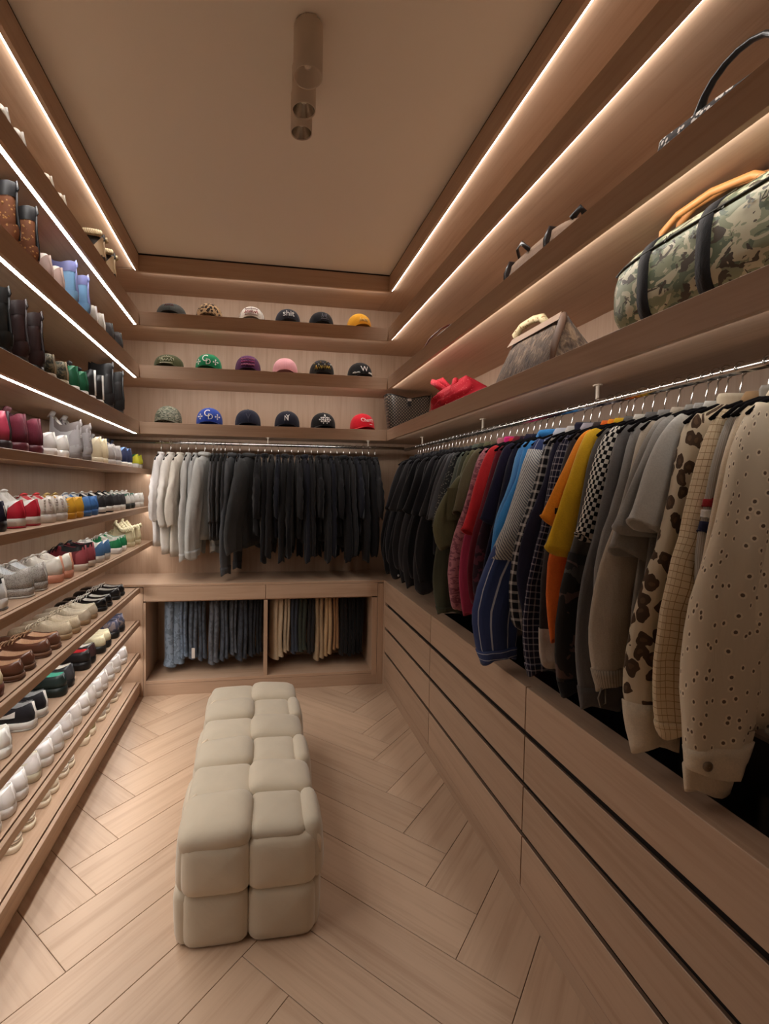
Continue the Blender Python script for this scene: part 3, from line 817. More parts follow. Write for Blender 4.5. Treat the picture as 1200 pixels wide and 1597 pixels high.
# ---------------------------------------------------------------- the rail on the back wall, from the shoe wall to the corner
HL2, HG2 = 'black velvet hanger with chrome hook on the back rail', 'hangers on the back rail'
GB = 'clothes on the back rail'
B = []
def b_(x, name, label, cat, mat, **k): B.append((x, name, label, cat, mat, k))
b_(-.735, 'white_tee', 'white tee hanging closest to the shoe shelves', 't-shirt', fabric((226, 222, 220)), L=.78, sl=.42, flare=.02, th=.026)
b_(-.665, 'white_shirt', 'white long shirt, second from the shoe shelves', 'shirt', fabric((222, 216, 208)), L=.84, sl=.46, flare=.03, th=.03, turn=14)
b_(-.595, 'cream_tee', 'off-white loose tee, third from the shoe shelves', 't-shirt', fabric((214, 206, 194)), L=.86, sl=.46, flare=.04, th=.03, turn=16)
b_(-.535, 'grey_sweatshirt', 'silver grey sweatshirt with long cuffs', 'sweatshirt', fabric((190, 188, 184)), L=.74, sl=.72, flare=.03, th=.026, cuff=.08)
b_(-.478, 'grey_hoodie', 'cool grey crewneck between two pale sweatshirts', 'sweatshirt', fabric((170, 170, 168)), L=.74, sl=.70, flare=.04, th=.026)
b_(-.412, 'grey_hoodie', 'light heather grey hoodie with raised hood', 'hoodie', fabric((186, 186, 182)), L=.74, sl=.70, flare=.07, th=.04, slw=1.25, slt=1.3, collar='hood', cuff=.09, turn=24)
for i in range(4):
    b_(-.352+i*.031, 'dark_tee', f'{["graphite", "soot grey", "iron grey", "coal grey"][i]} tee squeezed beside the heather hoodie', 't-shirt', fabric([(82, 80, 80), (58, 56, 57), (70, 68, 68), (46, 44, 46)][i]), L=.74, sl=.44, flare=.0, th=.014)
b_(-.205, 'charcoal_hoodie', 'charcoal hoodie with the longest hanging cuff', 'hoodie', fabric((76, 77, 80)), L=.74, sl=.83, flare=.03, th=.03, collar='hood', cuff=.09, turn=16, slw=1.15)
b_(-.145, 'charcoal_tee', 'dark slate tee behind the charcoal hoodie', 't-shirt', fabric((64, 64, 66)), L=.72, sl=.4, th=.022)
b_(-.075, 'charcoal_sweatshirt', 'large charcoal zip hoodie with bulging sleeve', 'hoodie', fabric((58, 58, 58)), L=.80, sl=.66, flare=.1, th=.04, slw=1.6, slt=1.3, collar='hood', turn=32)
for i in range(19):
    x = -.005+i*.0525
    kd = (i*2) % 3
    b_(x, ['black_tee', 'black_sweater', 'black_hoodie'][kd], f'{["black tee", "black sweater", "black hoodie"][kd]}, {ORD[i]} black garment after the charcoal zip hoodie', ['t-shirt', 'sweater', 'hoodie'][kd],
       fabric([(30, 29, 31), (22, 21, 24), (38, 37, 39), (26, 27, 36)][i % 4]), L=[.70, .74, .76][kd]+.04*hsh(i, 5), sl=[.40, .70, .74][kd], th=.025, flare=.02+.04*hsh(i, 6), collar=['tee', 'tee', 'hood'][kd])
for i, (x, name, label, cat, mat, k) in enumerate(B):
    k['th'] = thin(B, i, k)
    garment(name, label, cat, GB, (x, BY, BZ), PI/2-math.radians(k.pop('turn', (6 if x < .3 else -4)+8*(hsh(label, 't')-.4))), mat, sx=.82, hlabel=HL2, hgroup=HG2, **k)

# ---------------------------------------------------------------- trousers in the two low bays
def trousers(label, x, mat, ln, wid=.07, dep=.16, group='jeans and chinos in the low bays', tag=False):
    t = thing('folded_trousers', label, 'trousers', (x, 3.80, .66), math.radians((14 if x < .25 else -10)*hsh(label, 'r')), group)
    sd = hsh(label)*6.28
    for li, dx in enumerate((-.22, .22)):
        rings = []
        N = 14; x0 = dx*wid; L = ln*(1 if li == 0 else .965)
        for i in range(13):
            tt = i/12; z = .006-tt*L
            r = []
            w = wid*.28*(1 if tt < .9 else 1+.25*(tt-.9)*10)
            for k in range(N):
                an = 2*PI*k/N
                xx = x0+w*math.cos(an)*(1+.08*math.sin(z*12+sd))+.004*math.sin(z*11+sd+li)
                yy = dep*.5*math.copysign(abs(math.sin(an))**.7, math.sin(an))*(1-.1*tt)+.008*math.sin(z*14+sd)
                r.append((xx, yy, z+.006*math.sin(an*2)*tt))
            rings.append(r)
        m = MB(); m.loft(rings, True, True); leg = m.build('leg', mat, t, True)
        rings = [[(x0+(p[0]-x0)*1.06, p[1]*1.03, p[2]) for p in rings[j]] for j in (11, 12)]
        m = MB(); m.loft(rings, False, False); m.build('hem', mat, leg, True)
    if tag:
        m = MB(); m.box(-.012, .012, -dep*.5-.004, -dep*.5-.002, -ln+.02, -ln+.1, .0005); m.build('paper_tag', plain('paper', (215, 210, 202), .8), t)
    m = MB(); m.tube([(0, 0, .012), (.004, 0, .022), (.012, 0, .012), (.012, 0, 0)], .0015, 5); m.build('clip_hook', CHROME, t, True)
    return t
JB = [(-.640, (128, 142, 158), .50, .13, 'pale washed blue jeans with paint-splash hems'), (-.560, (112, 126, 144), .44, .06, 'slim light blue jeans beside the pale pair'),
      (-.490, (92, 100, 112), .45, .07, 'stone blue jeans with white paper tag'), (-.425, (74, 80, 90), .46, .06, 'steel blue jeans in the jeans bay'),
      (-.335, (104, 108, 116), .50, .08, 'acid-washed grey jeans in mid bay'), (-.262, (78, 84, 94), .47, .06, 'faded indigo jeans with flared hem'),
      (-.195, (84, 88, 96), .43, .055, 'smoky blue jeans hanging shortest'), (-.125, (64, 68, 76), .48, .075, 'dark slate bootcut jeans'),
      (-.050, (46, 48, 54), .45, .055, 'ink denim jeans near the bay divider'), (.012, (36, 37, 42), .43, .05, 'black denim jeans against the bay divider')]
for i, (x, c, ln, w, lb) in enumerate(JB):
    trousers(lb, x, blotch(c, tuple(int(q*.82) for q in c), 30, .52), ln, w, .17, tag=(i == 2))
CB = [(.145, (214, 196, 168), .48, .09, 'cream corduroy trousers next to the bay divider'), (.225, (190, 172, 146), .43, .05, 'sand trousers tucked behind the cream pair'), (.292, (60, 66, 78), .44, .06, 'faded navy cotton trousers'),
      (.355, (62, 66, 58), .43, .07, 'dull moss work trousers'), (.425, (44, 40, 40), .45, .055, 'dark brown cords between moss and tan pairs'), (.488, (168, 144, 114), .50, .075, 'tan rumpled chinos with loose hem'),
      (.560, (188, 158, 120), .47, .07, 'khaki straight chinos beside the tan pair'), (.628, (150, 112, 78), .42, .05, 'camel brown short-hanging trousers'), (.690, (30, 27, 27), .47, .06, 'black cargo trousers after the camel pair'), (.755, (22, 20, 21), .48, .06, 'black track pants second from the bay side'),
      (.820, (18, 16, 17), .46, .06, 'black trousers last in the chinos bay')]
for x, c, ln, w, lb in CB:
    trousers(lb, x, fabric(c), ln, w, .17)

# ================================================================ shoes
# local frame: heel at x = 0, toe towards +x, width along y, ground at z = 0
SS = [0, .02, .06, .12, .2, .3, .4, .44, .47, .52, .6, .7, .8, .88, .94, .98, 1.0]
def half_w(s, W):
    return W*.5*interp([0, .02, .06, .12, .25, .45, .6, .72, .85, .94, .98, 1.0], [.2, .44, .63, .74, .77, .82, .95, 1.0, .92, .68, .42, .12], s)

class Shoe:
    def __init__(s, L=.285, W=.095, sole=.03, heel=.075, ankle=.058, front=.085, vamp=.078, toe=.036, platform=0.0, lean=0.0):
        s.__dict__.update(L=L, W=W, sole=sole, heel=heel, ankle=ankle, front=front, vamp=vamp, toe=toe, lean=lean)
    def zs(s, x): return s.sole*interp([0, .3, .6, .9, 1], [1.05, 1.0, .9, .92, 1.15], x)
    def h(s, x):
        if x <= .455: return interp([0, .06, .2, .3, .44], [s.heel, s.heel*.98, s.ankle, s.ankle*1.02, s.front], x)
        return interp([.455, .55, .7, .85, .95, 1.0], [s.vamp, s.vamp*.9, s.vamp*.7, s.toe*1.15, s.toe*.85, s.toe*.35], x)
    def wall(s, x, side, f, off=0.0):
        """point on the outer wall; f = 0 at the sole, 1 at the top line"""
        w = half_w(x, s.W)+off; z = s.zs(x); h = s.h(x)
        tall = h > .13
        if x <= .455:
            ww = interp([0, .35, .7, 1], [.97, 1.02, .95, .86] if not tall else [.99, .93, .86, .95], f)
            px = x*s.L+(s.lean*f*h if x < .3 else s.lean*f*h)
            if x < .14: px -= (.006 if not tall else .009)*math.sin(PI*min(1, f*(1.3 if not tall else 2.6)))*(1-x/.14)
            if x < .1: px += -off*(1-x/.1)+.012*f*(1-x/.1)*(1 if not tall else .3)
            return (px, side*w*ww, z+h*f)
        a = f*PI/2
        return (x*s.L, side*w*math.cos(a)**.72, z+h*math.sin(a)**.85+off*f)
    def section(s, x, kind):
        o = s.wall
        if kind == 'vamp':
            r = [o(x, 1, f/6) for f in range(6)]; r.append((x*s.L, 0, s.zs(x)+s.h(x)))
            return r+[o(x, -1, f/6) for f in range(5, -1, -1)]
        left = [o(x, 1, 0), o(x, 1, .35), o(x, 1, .7), o(x, 1, 1.0)]
        right = [(p[0], -p[1], p[2]) for p in left]
        t = left[3]
        if kind == 'flat': mid = [(t[0], t[1]*k, t[2]) for k in (.8, .4, 0, -.4, -.8)]
        else:
            zi = s.zs(x)+min(.02, .25*s.h(x))
            mid = [(t[0], t[1]*.82, t[2]-.002), (t[0], t[1]*.78, lerp(t[2], zi, .7)), (t[0], 0, zi), (t[0], -t[1]*.78, lerp(t[2], zi, .7)), (t[0], -t[1]*.82, t[2]-.002)]
        return left+mid+right[::-1]
    def upper(s):
        m = MB(); rings = []
        for i, x in enumerate(SS):
            k = 'vamp' if x > .455 else ('flat' if x == 0 or x == .44 else 'open')
            rings.append(s.section(x, k))
        m.loft(rings, True, True)
        n = 13; fi = 0                      # faces 3..8 of the opening stations are lining
        for i in range(len(rings)-1):
            for j in range(n):
                if SS[i] < .44 and 3 < j < 8: m.m[fi] = 1
                fi += 1
        return m
    def outline(s, grow=0.0, n=None):
        xs = SS
        a = [(x*s.L+(grow if x > .9 else 0)-(grow if x < .05 else 0), half_w(x, s.W)*1.03+grow) for x in xs]
        return a+[(p[0], -p[1]) for p in a[::-1]]
    def sole_mesh(s, lo, hi, grow=.002):
        m = MB(); rings = []
        for f, g in ((0, -.004), (.12, 0), (.6, .002), (1, 0)):
            rings.append([(x, y, lerp(lo, hi*(s.zs(max(0, min(1, x/s.L)))/s.sole if hi > .012 else 1), f)) for x, y in s.outline(grow+g)])
        m.loft(rings, True, True); return m
    def around_heel(s, x1, f0, f1, off=.0018, n=8):
        m = MB(); xs = [x1*i/n for i in range(n, -1, -1)]
        path = [(x, 1) for x in xs]+[(x, -1) for x in xs[::-1]]
        rows = []
        for i in range(5):
            u = i/4; rows.append([s.wall(x, sd, lerp(f0(x/x1) if callable(f0) else f0, f1(x/x1) if callable(f1) else f1, u), off) for x, sd in path])
        np_ = len(path); vs = [p for r in rows for p in r]
        m.add(vs, [(i*np_+j, i*np_+j+1, (i+1)*np_+j+1, (i+1)*np_+j) for i in range(4) for j in range(np_-1)]); return m
    def side_patch(s, x0, x1, f0, f1, off=.002, n=8):
        m = MB()
        for sd in (1, -1):
            rows = [[s.wall(lerp(x0, x1, j/n), sd, lerp(f0(j/n), f1(j/n), i/3), off) for j in range(n+1)] for i in range(4)]
            vs = [p for r in rows for p in r]
            m.add(vs, [(i*(n+1)+j, i*(n+1)+j+1, (i+1)*(n+1)+j+1, (i+1)*(n+1)+j) for i in range(3) for j in range(n)])
        return m
    def laces(s, n=5, r=.0026, x0=.48, x1=.68, bow=True):
        m = MB()
        for i in range(n):
            x = lerp(x0, x1, i/(n-1)); pts = []
            for f in (.55, .7, .85, 1.0): p = s.wall(x, 1, f, .003); pts.append(p)
            for f in (.85, .7, .55): p = s.wall(x+.012, -1, f, .003); pts.append(p)
            m.tube(pts, r, 5)
        if bow:
            c = Vector(s.wall(x0, 1, 1.0, .004)); c.y = 0
            for sd in (1, -1):
                m.tube([c, c+Vector((-.008, sd*.016, .006)), c+Vector((-.004, sd*.03, .002)), c+Vector((.008, sd*.022, -.003)), c], r*.9, 5)
                m.tube([c, c+Vector((.014, sd*.02, .002)), c+Vector((.026, sd*.032, -.012))], r*.8, 5)
        return m
    def tongue(s, rise=.02, w=.028):
        m = MB(); x = .445*s.L; z = s.zs(.44)+s.h(.44); rise = rise*(1.6 if s.h(.44) > .1 else 1)
        rows = []
        for t in (0, .35, .7, 1.0):
            rows.append([(x+.012-t*.02, w*k*(1-.1*t), z-.012+rise*t+.004*(1-k*k)) for k in (-1, -.5, 0, .5, 1)])
        vs = [p for r in rows for p in r]; vs2 = [(p[0]+.006, p[1], p[2]+.002) for p in vs]
        fs = [(i*5+j, i*5+j+1, (i+1)*5+j+1, (i+1)*5+j) for i in range(3) for j in range(4)]
        n = len(vs); rim = [0, 1, 2, 3, 4, 9, 14, 19, 18, 17, 16, 15, 10, 5]
        m.add(vs+vs2, fs+[tuple(n+q for q in f[::-1]) for f in fs]+[(rim[i], rim[(i+1) % 14], n+rim[(i+1) % 14], n+rim[i]) for i in range(14)])
        return m

K_ = lambda u: 0.0
def make_shoe(name, label, cat, group, loc, rz, sh, up, sole, lining=(226, 220, 210), out=None, heelc=None, stripe=None, lace=None, tongue=None, toecap=None,
              mudguard=None, bow=True, collar=None, spikes=None, fringe=None, logo=None, strap=None, stud=None):
    M_ = lambda c, kind=leather: c if isinstance(c, bpy.types.Material) else kind(c)
    kind_ = name
    t = thing(name, label, cat, loc, rz, group)
    u = sh.upper().build('upper', [M_(up), M_(lining, fabric)], t, True)
    if out:
        sh.sole_mesh(.007, sh.sole).build('midsole', M_(sole), t, True)
        sh.sole_mesh(0, .008, .0025).build('outsole', M_(out), t, True)
    else: sh.sole_mesh(0, sh.sole).build('sole', M_(sole), t, True)
    if heelc: sh.around_heel(.15, 0.02, lambda q: lerp(.98, .62, q)).build('heel_counter', M_(heelc), u, True)
    if collar: sh.around_heel(.38, lambda q: .78, lambda q: 1.04, .0028).build('collar', M_(collar), u, True)
    if stripe: sh.side_patch(.2, .74, lambda q: lerp(.45, .12, q)-.04, lambda q: lerp(.78, .3, q)-.25*math.sin(PI*q)+.03, .0022).build('side_stripe', M_(stripe), u, True)
    if mudguard: sh.side_patch(.55, .99, lambda q: 0.02, lambda q: .42-.08*q, .0018).build('toe_guard', M_(mudguard), u, True)
    if toecap: sh.side_patch(.8, .995, lambda q: 0.02, lambda q: 1.0, .0016).build('toe_cap', M_(toecap), u, True)
    if lace: sh.laces(5 if sh.front < .12 else 6, bow=bow).build('laces', M_(lace, fabric), t, True)
    if tongue: sh.tongue().build('tongue', M_(tongue), t, True)
    if sh.heel > .14:
        m = MB(); m.tube([(sh.wall(0, 1, f)[0]-.0015, 0, sh.wall(0, 1, f)[2]) for f in (.05, .3, .6, .95)], .007, 6, flat=.3); m.build('back_stay', M_(collar or heelc or up), u, True)
        sh.around_heel(.2, 0.0, lambda q: lerp(.3, .2, q), .002).build('heel_cup', M_(up), u, True)
        m = MB(); z = sh.zs(0)+sh.h(0); m.tube([(.006, 0, z-.03), (-.004, 0, z-.008), (.002, 0, z+.016), (.012, 0, z+.008), (.012, 0, z-.02)], .007, 6, flat=.3); m.build('pull_tab', M_(collar or up), u, True)
    elif kind_ == 'sneaker':
        m = MB(); m.tube([(sh.wall(0, 1, f)[0]-.001, 0, sh.wall(0, 1, f)[2]) for f in (.02, .35, .7, 1.0)], [.007, .006, .008, .009], 6, flat=.25); m.build('heel_tab', M_(heelc or sole), u, True)
        m = MB(); m.tube([(x*1.004-.0005, y*1.035, sh.sole*.62) for x, y in sh.outline(.0012)[:8]][::-1]+[(x*1.004-.0005, y*1.035, sh.sole*.62) for x, y in sh.outline(.0012)[-8:]][::-1], .0014, 4); m.build('foxing_line', M_(out or tuple(int(q*.8) for q in (sole if isinstance(sole, tuple) else (170, 164, 156)))), u, True)
    if strap:
        m = MB(); pts = [sh.wall(.5, 1, f, .003) for f in (.1, .4, .7, 1.0)]+[sh.wall(.5, -1, f, .003) for f in (.7, .4, .1)]
        m.tube(pts, .009, 6, flat=.25); m.build('strap', M_(strap), t, True)
    if spikes:
        m = MB()
        for i in range(5):
            for sd in (1, -1):
                for x in (.02, .09):
                    p = Vector(sh.wall(x, sd, .2+.16*i)); nrm = Vector((-.8 if x < .05 else -.2, sd, 0)).normalized()
                    m.tube([p, p+nrm*.004, p+nrm*.013], [.005, .004, .0006], 6)
        m.build('spikes', M_(spikes), u, True)['kind'] = 'stuff'
    if stud:
        m = MB()
        for i in range(34):
            x = .02+.42*hsh(i, 'sx'); f = .1+.6*hsh(i, 'sf'); sd = 1 if i % 2 else -1
            p = Vector(sh.wall(x, sd, f, .0005)); m.tube([p, p+Vector((-.3, sd, 0)).normalized()*.003], [.0035, .001], 6)
        m.build('studs', M_(stud), u, True)['kind'] = 'stuff'
    if fringe:
        m = MB()
        for i in range(22):
            x = .03+.4*(i/21); sd = 1 if i % 2 else -1
            p = Vector(sh.wall(x, sd, 1.0)); m.tube([p, p+Vector((-.012, sd*.016, .012)), p+Vector((-.02, sd*.02, -.006))], [.011, .012, .006], 6)
        m.build('fleece_trim', M_(fringe, fabric), u, True)['kind'] = 'stuff'
    if logo:
        txt, col, sz = logo
        me = text_mesh(txt, sz, 'emblem', plain('print', col, .6))
        o = share('emblem', me, u)
        o.rotation_euler = (PI/2, 0, -PI/2); p = sh.wall(0, 1, .5); o.location = (p[0]-.006, 0, p[2]-sz*.35)
    return t

def text_mesh(txt, size, name, mat):
    cu = bpy.data.curves.new('lettering', 'FONT'); cu.body = txt; cu.size = size; cu.align_x = 'CENTER'; cu.extrude = .0006; cu.resolution_u = 3
    ob = bpy.data.objects.new('lettering_source', cu); C.objects.link(ob)
    dg = bpy.context.evaluated_depsgraph_get(); dg.update()
    me = bpy.data.meshes.new_from_object(ob.evaluated_get(dg))
    bpy.data.objects.remove(ob); bpy.data.curves.remove(cu)
    me.name = name; me.materials.clear(); me.materials.append(mat)
    return me

LOWTOP = dict()
RUN = dict(sole=.036, heel=.07, front=.082)
HIGH = dict(heel=.112, ankle=.09, front=.135, vamp=.09, sole=.034)
BOOT = dict(heel=.205, ankle=.188, front=.222, vamp=.09, sole=.034, W=.1, toe=.042)
TALL = dict(heel=.245, ankle=.23, front=.255, vamp=.09, sole=.034, W=.102, toe=.042)
LOAF = dict(heel=.05, ankle=.042, front=.05, vamp=.055, sole=.022, toe=.036, W=.098, L=.28)
CLOG = dict(heel=.06, ankle=.055, front=.065, vamp=.07, sole=.04, toe=.045, W=.098, L=.275)
SLIDE = dict(heel=.012, ankle=.012, front=.055, vamp=.062, sole=.035, toe=.02, W=.098, L=.275)
CANV = dict(heel=.055, ankle=.046, front=.06, vamp=.062, sole=.026, toe=.034, W=.096, L=.275)
W_, BK, OW = (226, 222, 216), (24, 22, 24), (214, 204, 188)
SPK = speckle((170, 164, 156), (116, 110, 106), 260, .36)
SPOTBOOT = speckle((122, 74, 46), (190, 140, 84), 70, .25)
